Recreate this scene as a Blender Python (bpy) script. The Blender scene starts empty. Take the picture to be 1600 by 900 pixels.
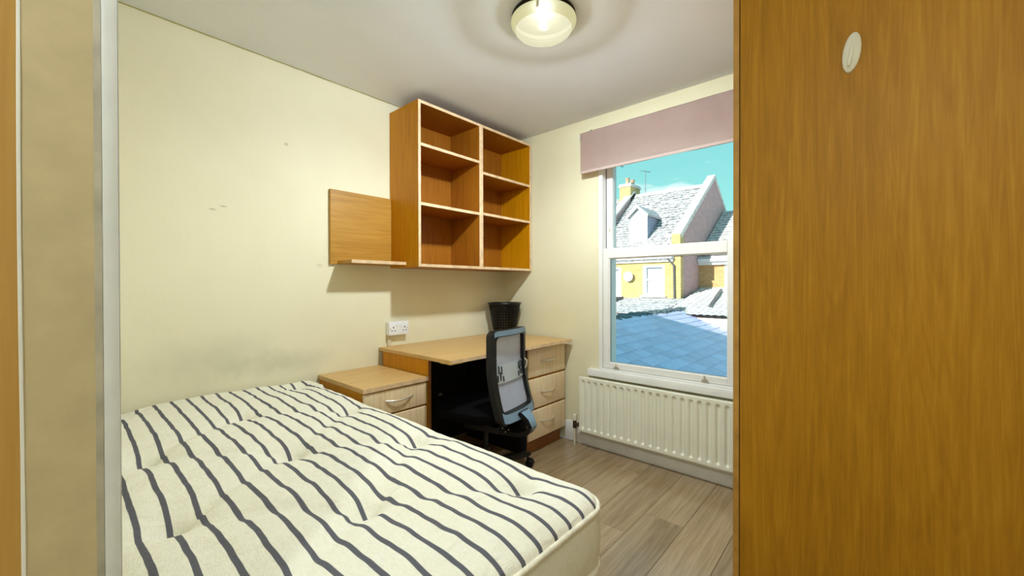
import bpy, bmesh, math, random
from mathutils import Vector, Matrix
random.seed(7)
SC = bpy.context.scene
COL = SC.collection
R = math.radians

# ------------------------------------------------------------------ camera
H = 2.35                                   # ceiling height; left wall x=0, window wall y=0
CAMP = Vector((2.375, -2.558, 1.151))
yaw, pit, rol, foc = .727165, -.00571199, -.00218842, 634.765
fw = Vector((-math.sin(yaw)*math.cos(pit), math.cos(yaw)*math.cos(pit), math.sin(pit)))
rt = Vector((math.cos(yaw), math.sin(yaw), 0)); up = rt.cross(fw)
rt2 = math.cos(rol)*rt + math.sin(rol)*up; up2 = -math.sin(rol)*rt + math.cos(rol)*up
cam = bpy.data.cameras.new('camera'); co = bpy.data.objects.new('camera', cam); COL.objects.link(co)
cam.sensor_width = 36; cam.lens = foc*36/1600; cam.clip_start = .02; cam.clip_end = 300
co.matrix_world = Matrix(((rt2.x, up2.x, -fw.x, CAMP.x), (rt2.y, up2.y, -fw.y, CAMP.y), (rt2.z, up2.z, -fw.z, CAMP.z), (0, 0, 0, 1)))
SC.camera = co
SC.view_settings.view_transform = 'Standard'
SC.view_settings.look = 'None'
SC.view_settings.exposure = 0.75
SC.view_settings.gamma = 1.0
SC.view_settings.use_curve_mapping = False

# ------------------------------------------------------------------ sky
LAMP_W, HALL_FILL_W, SUN_W, SKY_S = 660.0, 370.0, 4.4, .78
def lin(c):
    return tuple(((v/255)/12.92 if v/255 <= .04045 else ((v/255+.055)/1.055)**2.4) for v in c) + (1,)
w = bpy.data.worlds.new('sky'); SC.world = w; w.use_nodes = True
nt = w.node_tree; nt.nodes.clear()
N = nt.nodes.new; Lk = nt.links.new
tc = N('ShaderNodeTexCoord'); sp = N('ShaderNodeSeparateXYZ'); Lk(tc.outputs['Generated'], sp.inputs[0])
rp = N('ShaderNodeValToRGB'); Lk(sp.outputs['Z'], rp.inputs[0])
rp.color_ramp.elements[0].position = 0.0; rp.color_ramp.elements[0].color = lin((215, 238, 240))
rp.color_ramp.elements[1].position = .6; rp.color_ramp.elements[1].color = lin((105, 180, 198))
e = rp.color_ramp.elements.new(.16); e.color = lin((146, 220, 216))
e = rp.color_ramp.elements.new(.3); e.color = lin((132, 206, 208))
nz = N('ShaderNodeTexNoise'); nz.inputs['Scale'].default_value = 3.2; nz.inputs['Detail'].default_value = 6
mp = N('ShaderNodeMapping'); mp.inputs['Scale'].default_value = (1, 1, 2.6); mp.inputs['Location'].default_value = (.35, .1, 0)
Lk(tc.outputs['Generated'], mp.inputs[0]); Lk(mp.outputs[0], nz.inputs[0])
ma = N('ShaderNodeMath'); ma.operation = 'MULTIPLY_ADD'; ma.inputs[1].default_value = -1.1; ma.inputs[2].default_value = .72   # clouds thin with height
Lk(sp.outputs['Z'], ma.inputs[0])
mb = N('ShaderNodeMath'); mb.operation = 'ADD'; Lk(nz.outputs[0], mb.inputs[0]); Lk(ma.outputs[0], mb.inputs[1])
cr = N('ShaderNodeValToRGB'); cr.color_ramp.elements[0].position = 1.08; cr.color_ramp.elements[1].position = 1.2
cr.color_ramp.elements[0].position = .98; cr.color_ramp.elements[1].position = 1.0
mc = N('ShaderNodeMath'); mc.operation = 'MULTIPLY'; mc.inputs[1].default_value = .86; Lk(mb.outputs[0], mc.inputs[0]); Lk(mc.outputs[0], cr.inputs[0])
cr.color_ramp.elements[0].position = .93; cr.color_ramp.elements[1].position = 1.0
mx = N('ShaderNodeMixRGB'); Lk(cr.outputs[0], mx.inputs[0]); Lk(rp.outputs[0], mx.inputs[1]); mx.inputs[2].default_value = (1, 1, 1, 1)
bg = N('ShaderNodeBackground'); Lk(mx.outputs[0], bg.inputs[0]); bg.inputs[1].default_value = SKY_S
wo = N('ShaderNodeOutputWorld'); Lk(bg.outputs[0], wo.inputs[0])
# ------------------------------------------------------------------ sun (from behind this house, low and to the left)
sl = bpy.data.lights.new('sun', 'SUN'); sl.energy = SUN_W; sl.angle = R(.6); sl.color = (1, .97, .9)
so = bpy.data.objects.new('sun', sl); COL.objects.link(so)
so.rotation_euler = Vector((-.2, -.8, .375)).to_track_quat('Z', 'Y').to_euler(); so.location = (-5, -8, 9)

# ------------------------------------------------------------------ helpers
def rootloc(p):
    v = Vector((0, 0, 0))
    while p is not None:
        v += p.location; p = p.parent
    return v
def box(bm, x0, x1, y0, y1, z0, z1, bev=0, seg=1):
    vs = [bm.verts.new(c) for c in ((x0,y0,z0),(x1,y0,z0),(x1,y1,z0),(x0,y1,z0),(x0,y0,z1),(x1,y0,z1),(x1,y1,z1),(x0,y1,z1))]
    fs = [bm.faces.new([vs[i] for i in f]) for f in ((3,2,1,0),(4,5,6,7),(0,1,5,4),(1,2,6,5),(2,3,7,6),(3,0,4,7))]
    if bev:
        es = list({e for f in fs for e in f.edges})
        bmesh.ops.bevel(bm, geom=es, offset=bev, segments=seg, affect='EDGES', profile=.5)
    return bm
def B(*a, **k):
    return box(bmesh.new(), *a, **k)
def prism(bm, pts, axis, a, b):
    """pts: 2-D outline; extruded along axis from a to b"""
    def mk(p, t):
        return {'x': (t, p[0], p[1]), 'y': (p[0], t, p[1]), 'z': (p[0], p[1], t)}[axis]
    A = [bm.verts.new(mk(p, a)) for p in pts]; Bv = [bm.verts.new(mk(p, b)) for p in pts]
    n = len(pts)
    bm.faces.new(A); bm.faces.new(Bv[::-1])
    for i in range(n):
        bm.faces.new((A[i], Bv[i], Bv[(i+1) % n], A[(i+1) % n]))
    bmesh.ops.recalc_face_normals(bm, faces=bm.faces)
    return bm
def tube(bm, pts, r, n=8, cap=True, closed=False):
    pts = [Vector(p) for p in pts]; m = len(pts); rings = []
    rr = r if isinstance(r, (list, tuple)) else [r]*m
    prev = None
    for i, p in enumerate(pts):
        if closed: t = pts[(i+1) % m]-pts[i-1]
        else: t = pts[min(i+1, m-1)]-pts[max(i-1, 0)]
        t.normalize()
        if prev is None:
            a = Vector((0, 0, 1)) if abs(t.z) < .9 else Vector((1, 0, 0))
            u = t.cross(a).normalized()
        else:
            u = (prev - t*prev.dot(t)).normalized()
        prev = u; v = t.cross(u)
        rings.append([bm.verts.new(p + (u*math.cos(2*math.pi*k/n)+v*math.sin(2*math.pi*k/n))*rr[i]) for k in range(n)])
    for i in range(m if closed else m-1):
        a, b = rings[i], rings[(i+1) % m]
        for k in range(n):
            bm.faces.new((a[k], a[(k+1) % n], b[(k+1) % n], b[k]))
    if cap and not closed:
        bm.faces.new(rings[0][::-1]); bm.faces.new(rings[-1])
    return bm
def lathe(bm, prof, c=(0, 0, 0), n=32, M=None):
    rings = []
    for r, z in prof:
        ring = []
        for k in range(n):
            a = 2*math.pi*k/n
            v = Vector((r*math.cos(a), r*math.sin(a), z))
            if M is not None: v = M @ v
            ring.append(bm.verts.new(v+Vector(c)))
        rings.append(ring)
    for a, b in zip(rings, rings[1:]):
        for k in range(n):
            bm.faces.new((a[k], a[(k+1) % n], b[(k+1) % n], b[k]))
    if prof[0][0] > 1e-5: bm.faces.new(rings[0][::-1])
    if prof[-1][0] > 1e-5: bm.faces.new(rings[-1])
    bmesh.ops.remove_doubles(bm, verts=bm.verts, dist=1e-6)
    return bm
def grid(bm, P):
    V = [[bm.verts.new(p) for p in row] for row in P]
    for i in range(len(V)-1):
        for j in range(len(V[0])-1):
            bm.faces.new((V[i][j], V[i+1][j], V[i+1][j+1], V[i][j+1]))
    return V
def mobj(name, me, parent=None):
    o = bpy.data.objects.new(name, me); COL.objects.link(o)
    if parent is not None: o.parent = parent
    return o
def obj(name, bm, mat, parent=None, loc=None, smooth=35, label=None):
    """one mesh object; bm in world coordinates"""
    bmesh.ops.recalc_face_normals(bm, faces=bm.faces)
    off = rootloc(parent)
    if loc is not None: off = off*0 + Vector(loc)
    bmesh.ops.translate(bm, vec=-off, verts=bm.verts)
    me = bpy.data.meshes.new(name); bm.to_mesh(me); bm.free()
    if smooth:
        for p in me.polygons: p.use_smooth = True
        me.set_sharp_from_angle(angle=R(smooth))
    me.materials.append(mat)
    o = mobj(name, me, parent)
    if parent is None: o.location = off
    elif loc is not None: o.location = off - rootloc(parent)
    if label: o['label'] = label
    return o
def thing(name, label, cat, loc, group=None):
    o = bpy.data.objects.new(name, None); COL.objects.link(o); o.location = loc; o.empty_display_size = .1
    o['label'] = label; o['category'] = cat
    if group: o['group'] = group
    return o
def tag(o, label, cat, group=None):
    o['label'] = label; o['category'] = cat
    if group: o['group'] = group
    return o
def struct(name, bm=None, mat=None, loc=None, parent=None, smooth=0):
    if bm is None:
        o = bpy.data.objects.new(name, None); COL.objects.link(o); o.location = loc or (0, 0, 0)
    else:
        o = obj(name, bm, mat, parent, loc=loc or (0, 0, 0), smooth=smooth)
    if parent is None: o['kind'] = 'structure'
    return o

# ------------------------------------------------------------------ materials
def base_mat(name, color=(200, 200, 200), rough=.5, metal=0, spec=.5):
    m = bpy.data.materials.new(name); m.use_nodes = True
    b = m.node_tree.nodes['Principled BSDF']
    b.inputs['Base Color'].default_value = lin(color); b.inputs['Roughness'].default_value = rough
    b.inputs['Metallic'].default_value = metal; b.inputs['Specular IOR Level'].default_value = spec
    return m, m.node_tree, b
def tcoord(nt, scale=(1, 1, 1), rot=(0, 0, 0)):
    t = nt.nodes.new('ShaderNodeTexCoord'); mp = nt.nodes.new('ShaderNodeMapping')
    mp.inputs['Scale'].default_value = scale; mp.inputs['Rotation'].default_value = rot
    nt.links.new(t.outputs['Object'], mp.inputs[0]); return mp.outputs[0], t
def noise(nt, vec, scale, detail=4, rough=.55, dist=0):
    n = nt.nodes.new('ShaderNodeTexNoise'); n.inputs['Scale'].default_value = scale
    n.inputs['Detail'].default_value = detail; n.inputs['Roughness'].default_value = rough; n.inputs['Distortion'].default_value = dist
    nt.links.new(vec, n.inputs[0]); return n.outputs[0]
def ramp(nt, fac, stops):
    r = nt.nodes.new('ShaderNodeValToRGB'); el = r.color_ramp.elements
    el[0].position, el[0].color = stops[0][0], lin(stops[0][1]); el[1].position, el[1].color = stops[-1][0], lin(stops[-1][1])
    for p, c in stops[1:-1]:
        x = el.new(p); x.color = lin(c)
    nt.links.new(fac, r.inputs[0]); return r.outputs[0]
def mixc(nt, fac, a, b, mode='MIX'):
    m = nt.nodes.new('ShaderNodeMixRGB'); m.blend_type = mode
    if isinstance(fac, (int, float)): m.inputs[0].default_value = fac
    else: nt.links.new(fac, m.inputs[0])
    for i, v in ((1, a), (2, b)):
        if isinstance(v, tuple): m.inputs[i].default_value = lin(v)
        else: nt.links.new(v, m.inputs[i])
    return m.outputs[0]
def math1(nt, op, a, b=None, c=None):
    m = nt.nodes.new('ShaderNodeMath'); m.operation = op
    for i, v in enumerate((a, b, c)):
        if v is None: continue
        if isinstance(v, (int, float)): m.inputs[i].default_value = v
        else: nt.links.new(v, m.inputs[i])
    return m.outputs[0]
def bump(nt, b, h, strength, dist=.002):
    n = nt.nodes.new('ShaderNodeBump'); n.inputs['Strength'].default_value = strength; n.inputs['Distance'].default_value = dist
    nt.links.new(h, n.inputs['Height']); nt.links.new(n.outputs[0], b.inputs['Normal'])
def plain(name, color, rough=.5, metal=0, spec=.5, var=.04, nscale=6, bmp=0):
    m, nt, b = base_mat(name, color, rough, metal, spec)
    v, _ = tcoord(nt); n = noise(nt, v, nscale)
    dk = tuple(max(0, c*(1-var*2)) for c in color); lt = tuple(min(255, c*(1+var)) for c in color)
    nt.links.new(ramp(nt, n, ((.3, dk), (.7, lt))), b.inputs['Base Color'])
    if bmp: bump(nt, b, noise(nt, v, nscale*12), bmp, .001)
    return m
def wood(name, dark, mid, light, axis='z', rough=.42, fine=70, swirl=.5, rnd=False, spec=.4, bmp=.08):
    m, nt, b = base_mat(name, mid, rough, 0, spec)
    st = {'x': (.055, 1, 1), 'y': (1, .055, 1), 'z': (1, 1, .055)}[axis]
    v, t = tcoord(nt, st)
    if rnd:
        oi = nt.nodes.new('ShaderNodeObjectInfo'); mul = nt.nodes.new('ShaderNodeVectorMath'); mul.operation = 'ADD'
        sc = math1(nt, 'MULTIPLY', oi.outputs['Random'], 37.0)
        cx = nt.nodes.new('ShaderNodeCombineXYZ')
        for i in range(3): nt.links.new(sc, cx.inputs[i])
        nt.links.new(v, mul.inputs[0]); nt.links.new(cx.outputs[0], mul.inputs[1]); v = mul.outputs[0]
    n1 = noise(nt, v, fine, 6, .6, .3)          # fine streaks
    n2 = noise(nt, v, 9, 3, .5, swirl)          # cathedral figure
    wv = nt.nodes.new('ShaderNodeMath'); wv.operation = 'SINE'
    nt.links.new(math1(nt, 'MULTIPLY', n2, 75.0), wv.inputs[0])
    fig = math1(nt, 'MULTIPLY_ADD', wv.outputs[0], .07, .5)
    f = math1(nt, 'ADD', math1(nt, 'MULTIPLY', n1, .55), math1(nt, 'MULTIPLY', fig, .45))
    f2 = math1(nt, 'MULTIPLY_ADD', noise(nt, v, 3, 2), .35, -.17)
    f = math1(nt, 'ADD', f, f2)
    c = ramp(nt, f, ((.28, dark), (.5, mid), (.72, light)))
    if rnd:
        hs = nt.nodes.new('ShaderNodeHueSaturation'); nt.links.new(c, hs.inputs['Color'])
        nt.links.new(math1(nt, 'MULTIPLY_ADD', oi.outputs['Random'], .22, .88), hs.inputs['Value']); c = hs.outputs[0]
    nt.links.new(c, b.inputs['Base Color'])
    bump(nt, b, f, bmp, .001)
    return m
def wallmat(name, a, bcol, marks=()):
    m, nt, b = base_mat(name, a, .75, 0, .25)
    v, t = tcoord(nt)
    c = ramp(nt, noise(nt, v, 1.1, 3), ((.35, a), (.65, bcol)))
    c = mixc(nt, math1(nt, 'MULTIPLY', noise(nt, v, 9, 5), .10), c, tuple(x*.82 for x in a))
    for (px, py, pz, rx, rz, col, amt) in marks:     # scuffs and stains with a place of their own
        mp = nt.nodes.new('ShaderNodeMapping'); mp.vector_type = 'POINT'
        mp.inputs['Location'].default_value = (-px, -py/rx, -pz/rz); mp.inputs['Scale'].default_value = (0, 1/rx, 1/rz)
        mp.inputs['Location'].default_value = (0, -py/rx, -pz/rz)
        nt.links.new(t.outputs['Object'], mp.inputs[0])
        ln = nt.nodes.new('ShaderNodeVectorMath'); ln.operation = 'LENGTH'; nt.links.new(mp.outputs[0], ln.inputs[0])
        d = math1(nt, 'ADD', ln.outputs['Value'], math1(nt, 'MULTIPLY_ADD', noise(nt, v, 14, 3), .9, -.45))
        mr = nt.nodes.new('ShaderNodeMapRange'); mr.inputs['From Min'].default_value = 1.15; mr.inputs['From Max'].default_value = .2
        mr.inputs['To Min'].default_value = 0; mr.inputs['To Max'].default_value = amt; nt.links.new(d, mr.inputs[0])
        c = mixc(nt, mr.outputs[0], c, col)
    nt.links.new(c, b.inputs['Base Color'])
    bump(nt, b, math1(nt, 'ADD', noise(nt, v, 60, 4), math1(nt, 'MULTIPLY', noise(nt, v, 5, 3), 2.0)), .22, .0022)
    return m
MARKS = [(0, -1.724, 1.92, .012, .010, (170, 160, 110), .6), (0, -2.055, 1.522, .018, .006, (150, 145, 105), .7),
         (0, -2.012, 1.542, .020, .005, (150, 145, 105), .7), (0, -2.04, .80, .30, .13, (160, 165, 140), .26), (0, -1.75, .74, .3, .07, (150, 155, 130), .25), (0, -1.55, 1.27, .02, .012, (170, 170, 140), .4)]
M = {}
M['wall'] = wallmat('cream wall paint', (236, 230, 203), (230, 223, 194), MARKS)
M['wall2'] = wallmat('cream wall paint plain', (232, 225, 194), (226, 218, 185))
M['ceil'] = wallmat('ceiling paint', (236, 238, 244), (230, 233, 238))
M['gloss'] = plain('white gloss paint', (240, 240, 236), .35, var=.02)
M['upvc'] = plain('white window plastic', (238, 238, 236), .28, var=.01)
M['jamb'] = plain('beige paint on jamb', (206, 188, 148), .7, var=.02, nscale=30, bmp=.2)
M['jambwhite'] = plain('chipped white paint', (230, 232, 232), .4, var=.015, nscale=18, bmp=.3)
M['jambgrey'] = plain('worn grey paint edge', (176, 168, 148), .6, var=.06, nscale=25)
M['tan'] = wood('hall door veneer', (168, 124, 56), (190, 146, 74), (204, 162, 90))
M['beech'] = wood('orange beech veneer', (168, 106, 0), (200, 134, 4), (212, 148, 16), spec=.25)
M['beechx'] = wood('beech worktop', (188, 148, 90), (204, 166, 108), (216, 180, 124), axis='y', fine=50)
M['beechh'] = wood('beech veneer sideways', (152, 106, 30), (178, 130, 48), (196, 148, 66), axis='y')
M['edge'] = plain('pale beech edging', (228, 196, 156), .45, var=.06, nscale=20)
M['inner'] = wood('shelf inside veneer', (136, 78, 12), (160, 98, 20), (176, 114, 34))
M['front'] = wood('pale beech drawer front', (214, 188, 146), (232, 210, 174), (244, 228, 198), rough=.38, swirl=.2)
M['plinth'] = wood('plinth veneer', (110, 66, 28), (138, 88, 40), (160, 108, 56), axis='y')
M['ward'] = wood('wardrobe veneer', (150, 102, 12), (176, 122, 20), (198, 146, 38), fine=95, swirl=1.6, rough=.5, bmp=.12, spec=.25)
M['wardedge'] = plain('wardrobe door edging', (190, 140, 62), .4, var=.05, nscale=20)
M['dark'] = plain('dark gap', (40, 24, 12), .8)
M['black'] = plain('black plastic', (9, 9, 12), .4, var=.05)
M['blackfab'] = plain('black seat fabric', (7, 7, 9), .95, spec=.1, var=.1, nscale=40, bmp=.3)
M['sheenpl'] = plain('plastic with painted window sheen', (172, 202, 228), .25, var=.03)  # window light glancing off black plastic, put into the colour
M['shadowblack'] = plain('black painted kneehole shadow', (7, 7, 8), .8)  # near black colour stands in for deep shadow under the desk
M['mesh'] = plain('pale chair mesh', (222, 226, 244), .7, var=.02, nscale=60)
M['lumbar'] = plain('pale lumbar plastic', (234, 240, 242), .35, var=.02)
M['chrome'] = plain('brushed metal', (232, 226, 214), .3, metal=.7, var=.02)
M['brass'] = plain('dull valve brass', (92, 78, 58), .4, metal=.8, var=.1)
M['rad'] = plain('radiator enamel', (238, 238, 222), .32, var=.01)
M['socket'] = plain('white socket plastic', (236, 238, 244), .3, var=.01)
M['hole'] = plain('dark slot', (28, 28, 30), .7)
M['lampbase'] = plain('dark bronze lamp base', (26, 22, 15), .6, spec=.15, var=.05)
M['copper'] = plain('painted pipe', (214, 208, 190), .4)
M['hookm'] = plain('white hook plastic', (232, 228, 212), .35, var=.02)
# floor laminate
M['floor'] = wood('laminate plank', (120, 98, 70), (160, 136, 104), (188, 166, 136), axis='y', rough=.22, fine=40, swirl=1.2, rnd=True, spec=.5)
_b = M['floor'].node_tree.nodes['Principled BSDF']; _b.inputs['Coat Weight'].default_value = .55; _b.inputs['Coat Roughness'].default_value = .24
M['subfloor'] = plain('floor joint', (52, 36, 24), .9)
# blind fabric
m, nt, b = base_mat('pink blind fabric', (222, 202, 194), .85, 0, .1)
tr = nt.nodes.new('ShaderNodeBsdfTranslucent'); tr.inputs[0].default_value = lin((220, 200, 192))
mxs = nt.nodes.new('ShaderNodeMixShader'); mxs.inputs[0].default_value = .3
v, _ = tcoord(nt); nt.links.new(ramp(nt, noise(nt, v, 9, 4), ((.3, (216, 194, 186)), (.7, (224, 204, 196)))), b.inputs['Base Color'])
nt.links.new(b.outputs[0], mxs.inputs[1]); nt.links.new(tr.outputs[0], mxs.inputs[2])
nt.links.new(mxs.outputs[0], nt.nodes['Material Output'].inputs[0]); M['blind'] = m
# window glass: clear with a fresnel sheen
m = bpy.data.materials.new('window glass'); m.use_nodes = True; nt = m.node_tree; nt.nodes.clear()
o_ = nt.nodes.new('ShaderNodeOutputMaterial'); g = nt.nodes.new('ShaderNodeBsdfGlossy'); g.inputs['Roughness'].default_value = .02
t_ = nt.nodes.new('ShaderNodeBsdfTransparent'); t_.inputs[0].default_value = (.96, .98, .98, 1)
fr = nt.nodes.new('ShaderNodeFresnel'); fr.inputs[0].default_value = 1.3; s_ = nt.nodes.new('ShaderNodeMixShader')
nt.links.new(fr.outputs[0], s_.inputs[0]); nt.links.new(t_.outputs[0], s_.inputs[1]); nt.links.new(g.outputs[0], s_.inputs[2]); nt.links.new(s_.outputs[0], o_.inputs[0])
M['glass'] = m
# lamp shade: frosted glass, lit by the bulb inside
def shademat(name, ecol, estr, fac):
  m = bpy.data.materials.new(name); m.use_nodes = True; nt = m.node_tree; nt.nodes.clear()
  o_ = nt.nodes.new('ShaderNodeOutputMaterial'); t_ = nt.nodes.new('ShaderNodeBsdfTransparent'); t_.inputs[0].default_value = (1, .98, .9, 1)
  e_ = nt.nodes.new('ShaderNodeEmission'); e_.inputs[0].default_value = lin(ecol); e_.inputs[1].default_value = estr
  g = nt.nodes.new('ShaderNodeBsdfGlossy'); g.inputs[0].default_value = (.8, .8, .7, 1); g.inputs['Roughness'].default_value = .25
  s1 = nt.nodes.new('ShaderNodeMixShader'); s1.inputs[0].default_value = fac; s2 = nt.nodes.new('ShaderNodeMixShader'); s2.inputs[0].default_value = .06
  nt.links.new(t_.outputs[0], s1.inputs[1]); nt.links.new(e_.outputs[0], s1.inputs[2]); nt.links.new(s1.outputs[0], s2.inputs[1]); nt.links.new(g.outputs[0], s2.inputs[2]); nt.links.new(s2.outputs[0], o_.inputs[0])
  return m
M['shade'] = shademat('lit lamp glass face', (255, 252, 214), .50, .92)
M['shadeside'] = shademat('lit lamp glass side', (246, 240, 180), .42, .96)
# mattress ticking: woven stripes running along x, spaced in y
def ticking(name, stripes):
    m, nt, b = base_mat(name, (236, 234, 224), .9, 0, .15)
    v, t = tcoord(nt)
    wx = nt.nodes.new('ShaderNodeTexWave'); wx.inputs['Scale'].default_value = 120; nt.links.new(v, wx.inputs[0])
    vm, _ = tcoord(nt, (1, 1, 1), (0, 0, R(0)))
    weave = noise(nt, v, 260, 2)
    slub, _ = tcoord(nt, (60, 700, 60)); slb = noise(nt, slub, 1, 3)
    base = ramp(nt, slb, ((.3, (226, 223, 210)), (.7, (243, 242, 236))))
    base = mixc(nt, math1(nt, 'MULTIPLY', noise(nt, v, 3.5, 3), .4), base, (230, 222, 190))
    if stripes:
        s = nt.nodes.new('ShaderNodeSeparateXYZ'); nt.links.new(t.outputs['Object'], s.inputs[0])
        wob = math1(nt, 'MULTIPLY_ADD', noise(nt, v, 7, 2), .010, -.005)
        y = math1(nt, 'ADD', s.outputs['Y'], wob)
        f = math1(nt, 'FRACT', math1(nt, 'MULTIPLY_ADD', y, 1/.0555, 100.0+.5))
        d = math1(nt, 'ABSOLUTE', math1(nt, 'SUBTRACT', f, .5))
        mr = nt.nodes.new('ShaderNodeMapRange'); mr.inputs['From Min'].default_value = .118; mr.inputs['From Max'].default_value = .098
        nt.links.new(d, mr.inputs[0])
        sx, _ = tcoord(nt, (1, 1, 1), (0, 0, R(45))); wv = nt.nodes.new('ShaderNodeTexWave'); wv.inputs['Scale'].default_value = 90
        nt.links.new(sx, wv.inputs[0])
        dark = ramp(nt, wv.outputs[0], ((.2, (74, 74, 84)), (.8, (112, 112, 120))))
        base = mixc(nt, mr.outputs[0], base, dark)
    nt.links.new(base, b.inputs['Base Color'])
    wr, _ = tcoord(nt, (16, 5, 5)); bump(nt, b, math1(nt, 'ADD', weave, math1(nt, 'ADD', math1(nt, 'MULTIPLY', noise(nt, v, 22, 3), 3.0), math1(nt, 'MULTIPLY', noise(nt, wr, 1.6, 3, .5, .8), 9.0))), .5, .0022)
    return m
M['tick'] = ticking('striped mattress ticking', True)
M['tickplain'] = ticking('plain mattress border', False)
M['piping'] = plain('cream piping', (236, 230, 212), .8, var=.05, nscale=40)
M['divan'] = plain('divan base fabric', (205, 198, 180), .9, var=.06, nscale=30, bmp=.3)
# outdoors
def brick(name, c1, c2, mort, scale=1.0, rot=(0, 0, 0)):
    m, nt, b = base_mat(name, c1, .9, 0, .1)
    v, t = tcoord(nt)
    s = nt.nodes.new('ShaderNodeSeparateXYZ'); nt.links.new(v, s.inputs[0])
    cx = nt.nodes.new('ShaderNodeCombineXYZ'); nt.links.new(math1(nt, 'ADD', s.outputs[0], s.outputs[1]), cx.inputs[0]); nt.links.new(s.outputs[2], cx.inputs[1])
    bt = nt.nodes.new('ShaderNodeTexBrick'); nt.links.new(cx.outputs[0], bt.inputs[0])
    bt.inputs['Color1'].default_value = lin(c1); bt.inputs['Color2'].default_value = lin(c2); bt.inputs['Mortar'].default_value = lin(mort)
    bt.inputs['Scale'].default_value = scale; bt.inputs['Brick Width'].default_value = .225; bt.inputs['Row Height'].default_value = .075; bt.inputs['Mortar Size'].default_value = .007
    c = mixc(nt, math1(nt, 'MULTIPLY', noise(nt, v, 2.5, 4), .5), bt.outputs[0], tuple(x*.8 for x in c2))
    nt.links.new(c, b.inputs['Base Color']); bump(nt, b, bt.outputs[1], -.5, .01)
    return m
M['yellowbrick'] = brick('yellow stock brick', (214, 188, 120), (196, 166, 96), (220, 212, 188))
M['orangebrick'] = brick('orange stock brick', (214, 170, 112), (200, 148, 92), (214, 200, 172))
M['pinkbrick'] = brick('weathered red brick', (204, 160, 156), (186, 146, 150), (214, 204, 204))
M['slatelit'] = plain('weathered roof slate', (198, 194, 196), .8, var=.18, nscale=8)
M['slateblue'] = None
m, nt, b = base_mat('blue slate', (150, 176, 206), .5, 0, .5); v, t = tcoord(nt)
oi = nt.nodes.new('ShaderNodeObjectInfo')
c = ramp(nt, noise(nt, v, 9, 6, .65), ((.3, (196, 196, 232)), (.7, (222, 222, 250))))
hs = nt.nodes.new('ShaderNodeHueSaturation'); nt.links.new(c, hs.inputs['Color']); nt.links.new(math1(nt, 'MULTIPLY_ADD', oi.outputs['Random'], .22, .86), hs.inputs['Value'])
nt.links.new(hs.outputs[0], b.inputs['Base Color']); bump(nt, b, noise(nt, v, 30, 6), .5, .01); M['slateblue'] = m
M['moss'] = plain('mossy ridge', (96, 108, 112), .95, var=.35, nscale=14, bmp=.8)
M['pantile'] = plain('pale pantile', (214, 208, 206), .8, var=.1, nscale=5)
M['coping'] = plain('stone coping', (222, 216, 212), .8, var=.08, nscale=5)
M['render'] = plain('white outdoor paint', (236, 238, 240), .6, var=.02)
M['cheek'] = plain('lead cheek', (150, 165, 190), .6, var=.08, nscale=8)
M['pipe'] = plain('grey downpipe', (92, 92, 98), .5)
M['pane'] = plain('far window pane', (196, 210, 222), .12, var=.03, spec=.8)
M['terracotta'] = plain('chimney pot clay', (196, 160, 130), .8)
M['ground'] = plain('yard concrete', (150, 148, 142), .9, var=.1, nscale=2)
M['aerial'] = plain('aerial metal', (150, 156, 160), .4, metal=.5)

# ------------------------------------------------------------------ room shell
XR, YF = 2.70, -2.52
WX0, WX1, WZ0, WZ1 = .924, 1.846, .56, 2.13
struct('wall_left', B(-.15, 0, YF-.12, 0, 0, H), M['wall'])
bm = bmesh.new()
for a in ((-.15, WX0, 0, .25, 0, H), (WX1, XR+.15, 0, .25, 0, H), (WX0, WX1, 0, .25, 0, WZ0), (WX0, WX1, 0, .25, WZ1, H)): box(bm, *a)
struct('wall_back', bm, M['wall2'])
struct('wall_right', B(XR, XR+.15, YF-.12, 0, 0, H), M['wall2'])
DX0, DX1 = 1.775, 2.62
bm = bmesh.new()
for a in ((0, 1.70, YF-.12, YF, 0, H), (DX1+.07, XR, YF-.12, YF, 0, H), (1.70, DX1+.07, YF-.12, YF, 2.30, H)): box(bm, *a)
struct('wall_front', bm, M['wall2'])
struct('ceiling', B(-.15, XR+.15, YF-.12, .25, H, H+.12), M['ceil'])
fl = struct('floor', B(-.15, XR+.15, YF-.12, .0, -.15, -.009), M['subfloor'])
# laminate planks run towards the window
pw = .191
meshes = {}
def plank(x0, y0, L_, parent):
    L_ = round(L_, 3)
    if L_ not in meshes:
        bm = B(.0006, pw-.0006, .0006, L_-.0006, -.009, 0, bev=.0009)
        me = bpy.data.meshes.new('plank'); bm.to_mesh(me); bm.free(); me.materials.append(M['floor']); meshes[L_] = me
    o = mobj('plank', meshes[L_], parent); o.location = (x0, y0, 0)
nrow = int(math.ceil(XR/pw))
for i in range(nrow):
    x0 = 1.703 - 9*pw + i*pw
    if x0 >= XR-.02: break
    off = (-.58, -1.02, -.2, -.80)[i % 4] if i != 8 else -.58
    cuts = [YF]
    y = off - 3*1.2
    while y < -.02:
        if y > YF+.02: cuts.append(y)
        y += 1.2
    cuts.append(-.002)
    for a, b_ in zip(cuts, cuts[1:]): plank(x0, a, b_-a, fl)
def skirting(name, x0, x1, y0, y1):
    bm = bmesh.new()
    box(bm, x0, x1, y0, y1, 0, .146, bev=.006, seg=2)
    struct(name, bm, M['gloss'], smooth=40)
skirting('baseboard_back', .645, XR, -.018, 0)
skirting('baseboard_left', 0, .016, YF, -1.62)
skirting('baseboard_right', XR-.016, XR, YF, -.02)
skirting('baseboard_front', .02, 1.72, YF, YF+.016)

struct('trim_1', tube(bmesh.new(), [(.001, YF+.002+k*.04, H-.0015+random.uniform(-.0012, .0008)) for k in range(63)], .0028, 6), plain('yellowed caulk line', (176, 168, 104), .8))
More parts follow.
